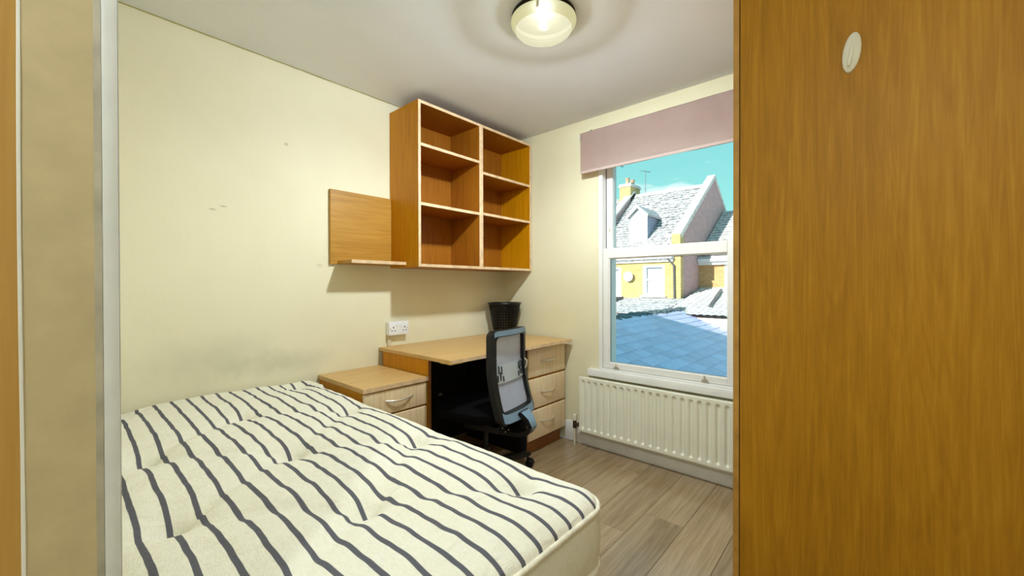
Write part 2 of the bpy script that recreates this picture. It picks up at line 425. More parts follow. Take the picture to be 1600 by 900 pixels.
# door frame on the left of the camera
d1 = struct('door_1', loc=(DX0, YF, 0))
obj('door_jamb', B(1.70, DX0, -2.5784, -2.531, 0, 2.27), M['jamb'], d1, label='beige painted door jamb')
obj('jamb_edge', prism(bmesh.new(), ((1.70, -2.531), (1.776, -2.531), (1.779, -2.5255), (1.70, -2.5255)), 'z', 0, 2.27), M['jambgrey'], d1)
bm = bmesh.new(); box(bm, 1.70, 1.779, -2.5255, -2.5135, 0, 2.27, bev=.0012, seg=2); box(bm, 1.70, 1.7765, -2.5136, -2.5122, 0, 2.27)
obj('door_stop', bm, M['jambwhite'], d1, smooth=40, label='chipped white painted strip')
bm = bmesh.new(); pts = []
for k in range(60):
    z = k*2.27/59; pts.append((1.7747+random.uniform(-.0004, .0004), -2.5796+.0006*math.sin(z*9), z))
tube(bm, pts, .0016, 6); box(bm, 1.70, 1.7735, -2.581, -2.5784, 0, 2.27)
obj('paint_bead', bm, M['gloss'], d1, label='thin white bead of paint')
obj('outer_lining', B(1.70, 1.7735, -2.70, -2.581, 0, 2.27), M['tan'], d1, label='tan brown outer lining')
obj('frame_head', B(DX0-.07, DX1+.07, -2.66, -2.512, 2.27, 2.33), M['jambwhite'], d1)
bm = bmesh.new(); box(bm, DX1, DX1+.07, -2.66, -2.512, 0, 2.27)
obj('door_jamb', bm, M['jamb'], d1)
# hall behind the camera
struct('floor_hall', B(-.15, XR+1.0, -4.2, YF-.12, -.15, 0), M['floor'])
struct('wall_hall_left', B(-.15, 0, -4.2, YF-.12, 0, H), M['wall2'])
struct('wall_hall_right', B(XR+.85, XR+1.0, -4.2, YF-.12, 0, H), M['wall2'])
struct('wall_hall_back', B(-.15, XR+1.0, -4.35, -4.2, 0, H), M['wall2'])
struct('wall_hall_front', B(XR+.15, XR+1.0, YF-.12, YF, 0, H), M['wall2'])
struct('ceiling_hall', B(-.15, XR+1.0, -4.35, YF-.12, H, H+.12), M['ceil'])
def ceiling_lamp(cx, cy, watts, label, color):
    t = thing('ceiling_lamp', label, 'ceiling lamp', (cx, cy, H))
    bm = lathe(bmesh.new(), [(0, H), (.136, H), (.141, H-.006), (.141, H-.026), (.134, H-.026), (.134, H-.006), (0, H-.006)], (cx, cy, 0), 48)
    obj('lamp_base', bm, M['lampbase'], t, smooth=40)
    bm = lathe(bmesh.new(), [(.132, H-.025), (.1435, H-.025), (.1445, H-.034), (.140, H-.044), (.1245, H-.066)], (cx, cy, 0), 48)
    bm.faces.ensure_lookup_table(); bmesh.ops.delete(bm, geom=[f for f in bm.faces if len(f.verts) > 4], context='FACES')
    sh = obj('lamp_shade', bm, M['shadeside'], t, smooth=40)
    bm = lathe(bmesh.new(), [(.1245, H-.066), (.121, H-.070), (.10, H-.0755), (.05, H-.080), (0, H-.081)], (cx, cy, 0), 48)
    bmesh.ops.delete(bm, geom=[f for f in bm.faces if len(f.verts) > 4], context='FACES')
    obj('shade_face', bm, M['shade'], sh, smooth=40)
    bm = bmesh.new()
    box(bm, cx+.060, cx+.072, cy-.131, cy-.124, H-.056, H-.030, bev=.002)
    obj('shade_clip', bm, M['hookm'], t)
    l = bpy.data.lights.new('reflector_bulb', 'SPOT'); l.energy = watts; l.color = color; l.shadow_soft_size = .045
    l.spot_size = R(172); l.spot_blend = 1.0
    lo = bpy.data.objects.new('reflector_bulb', l); COL.objects.link(lo); lo.parent = t; lo.location = (0, 0, -.050)
    l = bpy.data.lights.new('bulb', 'POINT'); l.energy = watts*.17; l.color = color; l.shadow_soft_size = .045
    lo = bpy.data.objects.new('bulb', l); COL.objects.link(lo); lo.parent = t; lo.location = (0, 0, -.058)
    return t
ceiling_lamp(1.278, -1.111, LAMP_W, 'round lit ceiling lamp with dark base and frosted glass shade', (.81, .92, 1))
ceiling_lamp(2.55, -3.35, HALL_FILL_W, 'unseen fill lamp added on the hall ceiling behind the doorway', (.84, .93, 1))  # added out of view to brighten the wardrobe side and door jamb

# ------------------------------------------------------------------ window
w1 = struct('window_1', loc=(WX0, 0, WZ0))
def frame_ring(x0, x1, z0, z1, wl, wr, wb, wt, y0, y1, bev=.003):
    bm = bmesh.new()
    box(bm, x0, x0+wl, y0, y1, z0, z1, bev); box(bm, x1-wr, x1, y0, y1, z0, z1, bev)
    box(bm, x0+wl, x1-wr, y0, y1, z0, z0+wb, bev); box(bm, x0+wl, x1-wr, y0, y1, z1-wt, z1, bev)
    return bm
obj('window_frame', frame_ring(WX0, WX1, WZ0, WZ1, .030, .030, .012, .04, -.008, .20), M['upvc'], w1)
LX0, LX1 = .956, 1.812
ls = obj('lower_sash', frame_ring(LX0, LX1, .573, 1.408, .047, .060, .043, .070, -.003, .040, .004), M['upvc'], w1)
obj('glazing_bead', frame_ring(1.001, 1.754, .614, 1.340, .007, .007, .007, .007, .004, .012, .002), M['upvc'], ls)
obj('glass_pane', B(1.003, 1.752, .020, .024, .616, 1.338), M['glass'], ls, smooth=0)
obj('seal', frame_ring(1.006, 1.749, .619, 1.335, .003, .003, .003, .003, .012, .016, 0), M['hole'], ls)
us = obj('upper_sash', frame_ring(.950, 1.818, 1.345, 2.10, .050, .050, .055, .055, .052, .095, .004), M['upvc'], w1)
obj('glass_pane', B(.999, 1.769, .072, .076, 1.398, 2.047), M['glass'], us, smooth=0)
obj('sash_channel', B(.9542, .9562, .046, .0515, 1.409, 2.10), M['hole'], w1, smooth=0)
obj('sash_channel', B(1.8135, 1.8158, .046, .0515, 1.409, 2.10), M['hole'], w1, smooth=0)
bm = bmesh.new(); box(bm, .975, .985, .046, .052, 1.53, 1.56, .002); box(bm, .977, .983, .040, .047, 1.542, 1.548, .001)
obj('sash_stop', bm, M['chrome'], us)
sill = obj('window_sill', B(.853, 1.905, -.045, .03, .512, .5605, bev=.006, seg=2), M['upvc'], w1)
for cx in (1.061, 1.630):
    bm = bmesh.new()
    box(bm, cx-.020, cx+.020, -.012, -.003, .577, .592, .002); tube(bm, [(cx-.014, -.012, .592), (cx, -.020, .606), (cx+.014, -.012, .592)], .004, 6)
    tube(bm, [(cx, -.012, .598), (cx, -.018, .616)], .005, 8)
    obj('sash_lift', bm, M['chrome'], w1, label='small chrome sash latch')
obj('screw_hole', lathe(bmesh.new(), [(0, 0), (.005, 0), (.005, .002), (0, .002)], (.862, -.001, 2.262), 10, Matrix.Rotation(R(90), 4, 'X')), M['hole'], w1)
# roller blind
t = thing('roller_blind', 'dusty pink roller blind pulled a little way down over the window', 'blind', (.81, 0, 2.22))
P = []
for i in range(41):
    x = .812 + i*(1.93-.812)/40; row = []
    for k, (dy, z) in enumerate(((-.030, 2.237), (-.045, 2.240), (-.058, 2.236), (-.064, 2.225), (-.065, 2.15), (-.0635, 2.05), (-.064, 1.962), (-.064, 1.944))):
        row.append((x, dy+.0012*math.sin(i*.7+k), z+(.002*math.sin(i*.35) if k > 5 else 0)))
    P.append(row)
bm = bmesh.new(); grid(bm, P); bmesh.ops.solidify(bm, geom=list(bm.faces), thickness=.0008)
fab = obj('blind_fabric', bm, M['blind'], t, smooth=60)
obj('bottom_bar', B(.814, 1.928, -.0705, -.0655, 1.944, 1.962, bev=.001), M['blind'], t)
obj('blind_tube', tube(bmesh.new(), [(.806, -.040, 2.213), (1.935, -.040, 2.213)], .018, 16), M['hookm'], t)
for x in (.800, 1.938):
    bm = bmesh.new(); box(bm, x-.002, x+.002, -.062, -.0005, 2.19, 2.238, .001)
    tube(bm, [(x-.004, -.040+.016*math.cos(a*math.pi/8), 2.213+.016*math.sin(a*math.pi/8)) for a in range(16)], .003, 6, closed=True)
    obj('bracket', bm, M['hookm'], t)

# ------------------------------------------------------------------ radiator
t = thing('radiator', 'white fluted panel radiator on the wall under the window', 'radiator', (1.38, 0, 0))
rx0, rx1, rz0, rz1 = .812, 1.985, .118, .503
fl_x = [.847+.0487*i for i in range(23)]
def flute(x, z):
    d = min(abs(x-c) for c in fl_x)
    zc = min(max(z, .152), .470)
    rr = math.hypot(d, z-zc)
    if rr > .0155: return 0
    return .015*(math.cos(rr/.0155*math.pi)*.5+.5)
xs = [rx0+.004+i*(rx1-rx0-.008)/330 for i in range(331)]
zs = [rz0+.004, rz0+.016] + [.134+i*.0032 for i in range(14)] + [.19, .24, .30, .36, .42, .442] + [.446+i*.0032 for i in range(14)] + [rz1-.004]
bm = bmesh.new()
V = grid(bm, [[(x, -.092+flute(x, z), z) for z in zs] for x in xs])
# turned edge
def rim(d, yy):
    return [(rx0+d, yy, rz0+d), (rx1-d, yy, rz0+d), (rx1-d, yy, rz1-d), (rx0+d, yy, rz1-d)]
loops = [[bm.verts.new(p) for p in rim(d, yy)] for d, yy in ((.004, -.0921), (.001, -.0905), (0, -.087), (0, -.070))]
for a, b_ in zip(loops, loops[1:]):
    for k in range(4): bm.faces.new((a[k], a[(k+1) % 4], b_[(k+1) % 4], b_[k]))
obj('front_panel', bm, M['rad'], t, smooth=50)
obj('bottom_seam', B(rx0+.006, rx1-.006, -.080, -.066, rz0-.010, rz0+.002, bev=.002), M['rad'], t)
obj('rear_panel', B(rx0+.006, rx1-.006, -.066, -.035, rz0+.004, rz1-.006, bev=.003), M['rad'], t)
for x in (1.0, 1.8): obj('bracket', B(x-.012, x+.012, -.036, -.0005, .2, .44), M['rad'], t)
vb = bmesh.new()
tube(vb, [(.765, -.070, 0), (.765, -.070, .10), (.768, -.070, .145)], .0075, 10)
obj('pipe', vb, M['copper'], t)
vb = bmesh.new(); tube(vb, [(.765, -.070, .125), (.765, -.070, .19)], .014, 12); tube(vb, [(.765, -.070, .155), (.82, -.070, .155)], .010, 10); tube(vb, [(.79, -.070, .155), (.803, -.070, .155)], .0155, 6)
va = obj('valve', vb, M['brass'], t, label='dull brass radiator valve')
obj('valve_cap', lathe(bmesh.new(), [(0, .180), (.0155, .180), (.0165, .186), (.0165, .214), (.0155, .2215), (.013, .223), (0, .223)], (.765, -.070, 0), 16), M['hookm'], va, label='white valve cap')

# ------------------------------------------------------------------ wall shelves
def bow_handle(x, y0, y1, z, sag=.0, n=9):
    pts = []
    for i in range(n):
        s = i/(n-1); pts.append((x+.022*math.sin(math.pi*s)**.6, y0+(y1-y0)*s, z-.004*math.sin(math.pi*s)))
    return tube(bmesh.new(), pts, [.0052 if 0 < i < n-1 else .0062 for i in range(n)], 8)
SX, T = .317, .018
t = thing('wall_shelf_unit', 'tall beech open shelf unit of six compartments fixed below the ceiling', 'shelf unit', (0, -.55, 1.268))
Y0, Ym, Y1, Z0, Z1 = -1.095, -.567, -.012, 1.268, 2.283
obj('side_panel', B(.002, SX-.001, Y0, Y0+T, Z0, Z1), M['beech'], t)
obj('side_panel', B(.002, SX-.001, Y1-T, Y1, Z0, Z1), M['beech'], t)
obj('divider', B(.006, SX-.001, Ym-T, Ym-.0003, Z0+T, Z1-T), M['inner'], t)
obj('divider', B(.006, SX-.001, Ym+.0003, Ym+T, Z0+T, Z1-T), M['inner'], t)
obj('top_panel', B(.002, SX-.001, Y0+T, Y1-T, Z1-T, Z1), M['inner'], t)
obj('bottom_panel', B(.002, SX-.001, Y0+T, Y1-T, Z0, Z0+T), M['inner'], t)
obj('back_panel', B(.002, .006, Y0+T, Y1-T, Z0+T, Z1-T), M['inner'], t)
for ya, yb, zz in ((Y0+T, Ym-T, 2.025), (Y0+T, Ym-T, 1.663), (Ym+T, Y1-T, 1.956), (Ym+T, Y1-T, 1.668)):
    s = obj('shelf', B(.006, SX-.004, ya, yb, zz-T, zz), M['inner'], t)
    obj('edging', B(SX-.004, SX-.0015, ya, yb, zz-T, zz), M['edge'], s, label='pale edging strip')
bm = bmesh.new()
for ya, yb, za, zb in ((Y0, Y0+T, Z0, Z1), (Y1-T, Y1, Z0, Z1), (Ym-T, Ym+T, Z0+T, Z1-T), (Y0+T, Y1-T, Z0, Z0+T), (Y0+T, Y1-T, Z1-T, Z1)):
    box(bm, SX-.001, SX, ya, yb, za, zb)
obj('front_edging', bm, M['edge'], t, label='pale front edging')
# low backboard with ledge
t = thing('backboard', 'small beech backboard with a narrow ledge left of the shelf unit', 'board', (0, -1.30, 1.28))
obj('board', B(.001, .020, -1.495, -1.0965, 1.281, 1.717, bev=.001), M['beechh'], t)
lg = obj('ledge', B(.020, .186, -1.452, -1.0965, 1.283, 1.300, bev=.001), M['beechh'], t)
obj('edging', B(.186, .188, -1.452, -1.0965, 1.282, 1.301), M['edge'], lg, label='pale edging strip')
# double socket and trunking
t = thing('double_socket', 'white double wall socket with two switches above the desk corner', 'socket', (0, -1.057, .87))
obj('back_box', B(.0005, .034, -1.128, -.984, .831, .916, bev=.003), M['socket'], t)
obj('face_plate', B(.034, .043, -1.129, -.983, .830, .917, bev=.0025, seg=2), M['socket'], t, smooth=40)
for y in (-1.071, -1.045): obj('rocker_switch', B(.042, .0475, y-.008, y+.008, .886, .902, bev=.002), M['socket'], t)
for yc in (-1.098, -1.013):
    bm = bmesh.new()
    for dy, dz, ww, hh in ((0, .014, .0035, .005), (-.011, -.008, .0042, .003), (.011, -.008, .0042, .003)):
        box(bm, .0425, .0434, yc+dy-ww, yc+dy+ww, .866+dz-hh, .866+dz+hh)
    obj('pin_slots', bm, M['hole'], t)
bm = bmesh.new()
for y in (-1.120, -.992): lathe(bm, [(0, 0), (.003, 0), (.003, .0008), (0, .0008)], (.0426, y, .872), 8, Matrix.Rotation(R(90), 4, 'Y'))
obj('screws', bm, M['brass'], t)['kind'] = 'stuff'
tag(obj('cable_trunking', B(.0005, .016, -1.122, -1.098, .7575, .8305, bev=.001), plain('beige trunking', (206, 192, 166), .5)), 'narrow beige cable trunking running from the socket down to the desk', 'trunking')

# ------------------------------------------------------------------ desk
def drawer_front(name, x, y0, y1, z0, z1, hy0, hy1, hz, parent):
    bm = bmesh.new(); box(bm, x-.018, x, y0, y1, z0, z1, bev=.0065, seg=3)
    d = obj(name, bm, M['front'], parent, smooth=60)
    obj('handle', bow_handle(x-.002, hy0, hy1, hz), M['chrome'], d, smooth=60, label='curved metal handle')
    return d
t = thing('desk', 'beech desk with three drawers on its right, along the left wall', 'desk', (.36, -.6, 0))
# top with a chipped front corner
bm = bmesh.new(); box(bm, .002, .712, -1.18, -.032, .7355, .757, bev=.0012)
obj('desk_top', bm, M['beechx'], t)
pts = [(.7122, -.032, 0)]
bm = bmesh.new(); box(bm, .712, .7145, -1.175, -.032, .736, .7565)
obj('front_edging', bm, M['edge'], t)
bm = bmesh.new()
for k in range(9):
    y = -1.181+.010*k; s_ = random.uniform(.003, .007)
    box(bm, .7125-.002, .7135+.0012, y, y+.009, .7345-s_*.3, .737+s_*.6)
    x = .705-.010*k; box(bm, x, x+.009, -1.1815, -1.179, .7345-s_*.3, .737+s_*.5)
obj('chipped_corner', bm, plain('bare chipboard', (206, 164, 96), .9, var=.2, nscale=90), t, label='chipped corner of bare chipboard')
obj('side_panel', B(.035, .509, -1.170, -1.152, 0, .7355), M['beech'], t)
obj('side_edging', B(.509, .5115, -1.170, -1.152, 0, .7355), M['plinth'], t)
obj('shadow_panel', B(.022, .034, -1.152, -.462, .02, .7355), M['shadowblack'], t, label='black sheet standing in for shadow at the back of the kneehole')
obj('bracket', B(.034, .046, -.43-.30, -.43-.27, .36, .375, bev=.002), M['chrome'], t)
obj('carcass', B(.036, .635, -.456, -.036, .09, .7355), M['beech'], t)
obj('side_panel', B(.036, .634, -.460, -.456, .0, .7355), M['shadowblack'], t, label='black sheet standing in for shadow on the side of the kneehole')
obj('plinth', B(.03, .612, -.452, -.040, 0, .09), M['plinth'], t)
for z0, z1, hz in ((.528, .722, .632), (.312, .515, .416), (.100, .300, .214)):
    drawer_front('drawer', .655, -.462, -.030, z0, z1, -.330, -.170, hz, t)
# bedside cabinet
t = thing('bedside_cabinet', 'low beech bedside cabinet with drawers between the mattress and the desk', 'cabinet', (.26, -1.366, 0))
obj('cabinet_top', B(.004, .513, -1.562, -1.1725, .620, .644, bev=.0012), M['beechx'], t)
obj('edging', B(.513, .5155, -1.562, -1.1725, .621, .6435), M['edge'], t)
obj('carcass', B(.010, .488, -1.556, -1.176, .07, .620), M['beech'], t)
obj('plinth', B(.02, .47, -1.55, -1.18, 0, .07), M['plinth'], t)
for z0, z1 in ((.490, .614), (.290, .482), (.085, .282)):
    drawer_front('drawer', .508, -1.556, -1.176, z0, z1, -1.435, -1.275, (z0+z1)/2+.006, t)

# ------------------------------------------------------------------ waste basket on the desk
t = thing('waste_basket', 'black perforated plastic waste basket standing on the desk corner', 'basket', (.165, -.165, .757))
bm = bmesh.new(); n = 96; rows = 36
V = []
for j in range(rows+1):
    s = j/rows; r = .086+(.128-.086)*s
    V.append([bm.verts.new((.165+r*math.cos(2*math.pi*k/n), -.165+r*math.sin(2*math.pi*k/n), .760+.252*s)) for k in range(n)])
for j in range(rows):
    for k in range(n):
        if 3 < j < rows-3 and j % 3 == 1 and (k+j) % 3 == 0: continue
        bm.faces.new((V[j][k], V[j][(k+1) % n], V[j+1][(k+1) % n], V[j+1][k]))
bm.faces.new(V[0][::-1]); bmesh.ops.solidify(bm, geom=list(bm.faces), thickness=.0025)
obj('bucket', bm, M['black'], t, smooth=40)
obj('rim', tube(bmesh.new(), [(.165+.1315*math.cos(a*math.pi/24), -.165+.1315*math.sin(a*math.pi/24), 1.011) for a in range(48)], .0052, 8, closed=True), M['black'], t)

# ------------------------------------------------------------------ office chair
cn = Vector((.98, .196, 0)); cw = Vector((-.196, .98, 0)); C0 = Vector((.822, -.83, 0))     # rear direction, width direction, back centre
def cp(r, s, z): return C0 + cn*r + cw*s + Vector((0, 0, z))
t = thing('office_chair', 'black swivel office chair with pale mesh back pushed under the desk', 'chair', tuple(cp(-.24, 0, 0)))
def bprof(z):      # rearward offset of the back at height z
    if z > .70: return .012
    u = (.70-z)/.30
    return .012+.068*u**1.5
def hw(z):         # half width
    return .205+.010*math.sin(max(0, min(1, (z-.42)/.46))*math.pi)
def back_pt(s, z, dr=0): return cp(bprof(z)+dr-.03*(s/.2)**2*-1*(-1), s, z)
ZT, ZB = .905, .438
outl = []
def rrect(hwid, zt, zb, rad, n=7):
    pts = []
    for cx_, cz, a0 in ((hwid-rad, zt-rad, 0), (-hwid+rad, zt-rad, 90), (-hwid+rad, zb+rad, 180), (hwid-rad, zb+rad, 270)):
        for i in range(n+1):
            a = R(a0+90*i/n); pts.append((cx_+rad*math.cos(a), cz+rad*math.sin(a)))
    return pts
def ring_frame(depth0, depth1, o_, i_):
    bm = bmesh.new(); m_ = len(o_); Vv = []
    for dr, ps in ((depth1, o_), (depth1, i_), (depth0, i_), (depth0, o_)):
        Vv.append([bm.verts.new(back_pt(s, z, dr)) for s, z in ps])
    for a in range(4):
        A, Bq = Vv[a], Vv[(a+1) % 4]
        for k in range(m_): bm.faces.new((A[k], A[(k+1) % m_], Bq[(k+1) % m_], Bq[k]))
    return bm
def dens(ps, k=4):
    out = []
    for i, a in enumerate(ps):
        b_ = ps[(i+1) % len(ps)]
        d = math.hypot(a[0]-b_[0], a[1]-b_[1]); m_ = max(1, int(d/.03))
        for j in range(m_): out.append((a[0]+(b_[0]-a[0])*j/m_, a[1]+(b_[1]-a[1])*j/m_))
    return out
oo = dens(rrect(.190, ZT, ZB-.03, .035))
ii = []
for s, z in oo:      # inner loop: same parameters, inset
    zi = ZT-.035-(ZT-z)*((ZT-.035-(ZB+.022))/(ZT-ZB+.03)); ii.append((s*(.190-.036)/.190, zi))
bm = ring_frame(-.022, .012, oo, ii); bmesh.ops.bevel(bm, geom=[e for e in bm.edges if e.calc_face_angle(0) > .9], offset=.004, segments=2, affect='EDGES')
fr_ = obj('back_frame', bm, M['black'], t, smooth=50)
# thin rear skins on the top and lower bars, window sheen painted as colour
def patch(ps_rows, dr): 
    bm = bmesh.new(); grid(bm, [[back_pt(s, z, dr) for s, z in row] for row in ps_rows]); bmesh.ops.solidify(bm, geom=list(bm.faces), thickness=.003); return bm
rows = []
for i in range(17):
    s = -.172+.344*i/16; e_ = max(0, abs(s)-.148)/.04
    rows.append([(s, ZT-.001-.02*e_*e_), (s, ZT-.030-.012*e_*e_)])
obj('top_sheen', patch(rows, .0145), M['sheenpl'], t, smooth=60, label='pale blue window sheen painted along the top bar')
rows = []
for i in range(21):
    s = -.168+.336*i/20; e_ = max(0, abs(s)-.13)/.05
    rows.append([(s, ZB+.020+.024*e_*e_), (s, ZB-.026+.012*e_*e_)])
yk = obj('yoke_sheen', patch(rows, .0145), M['sheenpl'], t, smooth=60, label='yoke under the mesh with painted blue window sheen')
# mesh
rows = []
for i in range(15):
    z = ZB+.024+(ZT-.036-ZB-.024)*i/14; rows.append([(-.154+.308*k/14, z) for k in range(15)])
bm = bmesh.new(); grid(bm, [[back_pt(s, z, -.021+.010*(s/.18)**2) for s, z in row] for row in rows]); bmesh.ops.solidify(bm, geom=list(bm.faces), thickness=.0015)
obj('back_mesh', bm, M['mesh'], t, smooth=60, label='pale blue grey mesh')
# lumbar support with slots
zl0, zl1 = .612, .712
rows = [[(-.152+.304*k/20, zl0+(zl1-zl0)*i/5) for k in range(21)] for i in range(6)]
bm = bmesh.new(); grid(bm, [[back_pt(s, z, -.012+.008*(s/.18)**2) for s, z in row] for row in rows]); bmesh.ops.solidify(bm, geom=list(bm.faces), thickness=.004)
lb = obj('lumbar_support', bm, M['lumbar'], t, smooth=60)
bm = bmesh.new()
for sg in (-1, 1):
    for k, (s, za, zb) in enumerate(((.143, .655, .70), (.131, .625, .66), (.119, .668, .71), (.108, .630, .675), (.095, .662, .705), (.084, .622, .650))):
        a = back_pt(sg*s, za, -.006+.004*(s/.15)**2); b_ = back_pt(sg*s, zb, -.006+.004*(s/.15)**2)
        tube(bm, [a, b_], .0032, 6)
obj('slots', bm, M['black'], lb)['kind'] = 'stuff'
bm = bmesh.new(); tube(bm, [back_pt(.160, .712, .012), back_pt(.166, .70, .026), back_pt(.160, .675, .026), back_pt(.158, .655, .014)], .005, 8)
obj('lumbar_lever', bm, M['chrome'], lb)
# spine: from the yoke backwards, down and forward under the seat
sp_pts = [(.080, .446), (.122, .410), (.142, .372), (.124, .336), (.07, .318), (-.02, .315), (-.12, .318)]
bm = bmesh.new(); rings = []
for i, (r_, z) in enumerate(sp_pts):
    p0 = sp_pts[max(0, i-1)]; p1 = sp_pts[min(len(sp_pts)-1, i+1)]
    tx, tz = p1[0]-p0[0], p1[1]-p0[1]; l_ = math.hypot(tx, tz); nx, nz_ = -tz/l_, tx/l_
    wd = (.052, .040, .036, .036, .04, .045, .05)[i]; th = .012
    rings.append([bm.verts.new(cp(r_+nx*a*th, b_*wd, z+nz_*a*th)) for a, b_ in ((-1, -1), (-1, 1), (1, 1), (1, -1))])
for A, Bq in zip(rings, rings[1:]):
    for k in range(4): bm.faces.new((A[k], A[(k+1) % 4], Bq[(k+1) % 4], Bq[k]))
bm.faces.new(rings[0]); bm.faces.new(rings[-1][::-1])
bmesh.ops.bevel(bm, geom=list(bm.edges), offset=.004, segments=2, affect='EDGES')
obj('back_spine', bm, M['black'], t, smooth=50)
bm = bmesh.new(); grid(bm, [[cp(r_, s*wd, z) for s in (-1, -.5, 0, .5, 1)] for r_, z, wd in ((.0985, .452, .045), (.1365, .414, .034), (.1565, .372, .030), (.150, .352, .028))])
bmesh.ops.solidify(bm, geom=list(bm.faces), thickness=.003)
obj('spine_sheen', bm, M['sheenpl'], t, smooth=60, label='painted blue window sheen on the spine')
# seat
bm = bmesh.new(); P = []
for i in range(13):
    row = []
    for k in range(13):
        a, b_ = -1+i/6, -1+k/6
        q = max(0, (abs(a)**4+abs(b_)**4)**.25); sc = 1/max(1, q)
        row.append(cp(-.225+.235*a*sc, .235*b_*sc, .452+.018*(1-min(1, q)**3)-.02*max(0, -a-.6)))
    P.append(row)
top = grid(bm, P)
bd = [e for e in bm.edges if e.is_boundary]
ex = bmesh.ops.extrude_edge_only(bm, edges=bd); vs = [g_ for g_ in ex['geom'] if isinstance(g_, bmesh.types.BMVert)]
cc = cp(-.225, 0, .42)
for v_ in vs: v_.co = Vector((cc.x+(v_.co.x-cc.x)*1.015, cc.y+(v_.co.y-cc.y)*1.015, .428))
bd = [e for e in bm.edges if e.is_boundary]
ex = bmesh.ops.extrude_edge_only(bm, edges=bd); vs = [g_ for g_ in ex['geom'] if isinstance(g_, bmesh.types.BMVert)]
for v_ in vs: v_.co = Vector((cc.x+(v_.co.x-cc.x)*.93, cc.y+(v_.co.y-cc.y)*.93, .398))
bmesh.ops.contextual_create(bm, geom=[e for e in bm.edges if e.is_boundary])
obj('seat', bm, M['blackfab'], t, smooth=60)
def cbox(bm, r0, r1, s0, s1, z0, z1):
    n0 = len(bm.verts); box(bm, r0, r1, s0, s1, z0, z1, .006); bm.verts.ensure_lookup_table()
    for v_ in bm.verts[n0:]: v_.co = cp(v_.co.x, v_.co.y, v_.co.z)
bm = bmesh.new(); cbox(bm, -.36, -.10, -.075, .075, .345, .400); cbox(bm, -.30, -.05, -.05, .05, .300, .345)
mc_ = obj('tilt_mechanism', bm, M['black'], t)
bm = bmesh.new()
for r_, z in ((.03, .345), (.05, .330), (.07, .345)): lathe(bm, [(0, 0), (.004, 0), (.003, .003), (0, .003)], cp(r_-.05, -.052, z), 8, Matrix.Rotation(R(90), 4, 'X'))
obj('bolts', bm, M['chrome'], mc_)
obj('gas_lift', lathe(bmesh.new(), [(0, .08), (.026, .08), (.026, .20), (.015, .20), (.015, .31), (0, .31)], tuple(cp(-.17, 0, 0)), 16), M['black'], t)
cb = cp(-.17, 0, 0)
a0 = math.atan2((Vector((.735, -.545, 0))-cb).y, (Vector((.735, -.545, 0))-cb).x)
obj('base_hub', lathe(bmesh.new(), [(0, .065), (.045, .065), (.045, .115), (.036, .125), (0, .125)], tuple(cb), 20), M['black'], t)
for k in range(5):
    a = a0+k*2*math.pi/5; dx, dy = math.cos(a), math.sin(a)
    bm = bmesh.new(); rings = []
    for rr, ww, z0, z1 in ((.035, .024, .068, .118), (.16, .021, .070, .108), (.30, .019, .068, .096), (.328, .014, .070, .09)):
        rings.append([bm.verts.new((cb.x+dx*rr-dy*s*ww, cb.y+dy*rr+dx*s*ww, z)) for s, z in ((-1, z0), (1, z0), (.8, z1), (-.8, z1))])
    for A, Bq in zip(rings, rings[1:]):
        for j in range(4): bm.faces.new((A[j], A[(j+1) % 4], Bq[(j+1) % 4], Bq[j]))
    bm.faces.new(rings[0]); bm.faces.new(rings[-1][::-1]); bmesh.ops.bevel(bm, geom=list(bm.edges), offset=.003, segments=2, affect='EDGES')
    lg = obj('base_leg', bm, M['black'], t, smooth=50)
    bm = bmesh.new(); hx, hy = cb.x+dx*.310, cb.y+dy*.310
    ca = a+.9*(1 if k % 2 else -1); wx_, wy_ = -math.sin(ca), math.cos(ca)
    for s in (-1, 1):
        Mx = Matrix(((math.cos(ca), 0, wx_), (math.sin(ca), 0, wy_), (0, 1, 0)))
        lathe(bm, [(0, -.009), (.020, -.009), (.0245, -.005), (.0245, .005), (.020, .009), (0, .009)], (hx+wx_*s*.017+math.cos(ca)*.014, hy+wy_*s*.017+math.sin(ca)*.014, .0245), 18, Mx)
    tube(bm, [(hx, hy, .03), (hx, hy, .072)], .008, 8)
    obj('caster', bm, M['black'], lg, smooth=40)

# ------------------------------------------------------------------ bed
MX0, MX1, MY0, MY1 = .012, 1.862, -2.505, -1.606
tufts = [(x, y) for y, xs_ in ((-1.722, (.13, .70, 1.19, 1.667)), (-2.055, (.466, .985, 1.455)), (-2.386, (.085, .71, 1.20, 1.667))) for x in xs_]
segs = []
for i in range(len(tufts)):
    for j in range(i+1, len(tufts)):
        a, b_ = tufts[i], tufts[j]
        if math.hypot(a[0]-b_[0], a[1]-b_[1]) < .47 and abs(a[1]-b_[1]) > .1: segs.append((a, b_))
def segd(p, a, b_):
    vx, vy = b_[0]-a[0], b_[1]-a[1]; l2 = vx*vx+vy*vy
    s = max(0, min(1, ((p[0]-a[0])*vx+(p[1]-a[1])*vy)/l2))
    return math.hypot(p[0]-a[0]-s*vx, p[1]-a[1]-s*vy)
from mathutils import noise as mn
def mtop(x, y):
    z = .640-.014*(x/1.86)
    for a in tufts:
        r2 = (x-a[0])**2*.8+(y-a[1])**2*1.3
        z -= .024*math.exp(-r2/.0011)+.020*math.exp(-r2/.010)
    cd = 0
    for a, b_ in segs: cd = max(cd, math.exp(-(segd((x, y), a, b_)/.028)**2))
    z -= .009*cd
    for a in tufts:     # transverse pull lines
        z -= .007*math.exp(-((x-a[0]+.25*(y-a[1]))/.016)**2)*math.exp(-((y-a[1])/.10)**2)
    z += .006*mn.noise(Vector((x*7, y*9, 0)))+.0035*mn.noise(Vector((x*20, y*14, 3)))
    return z
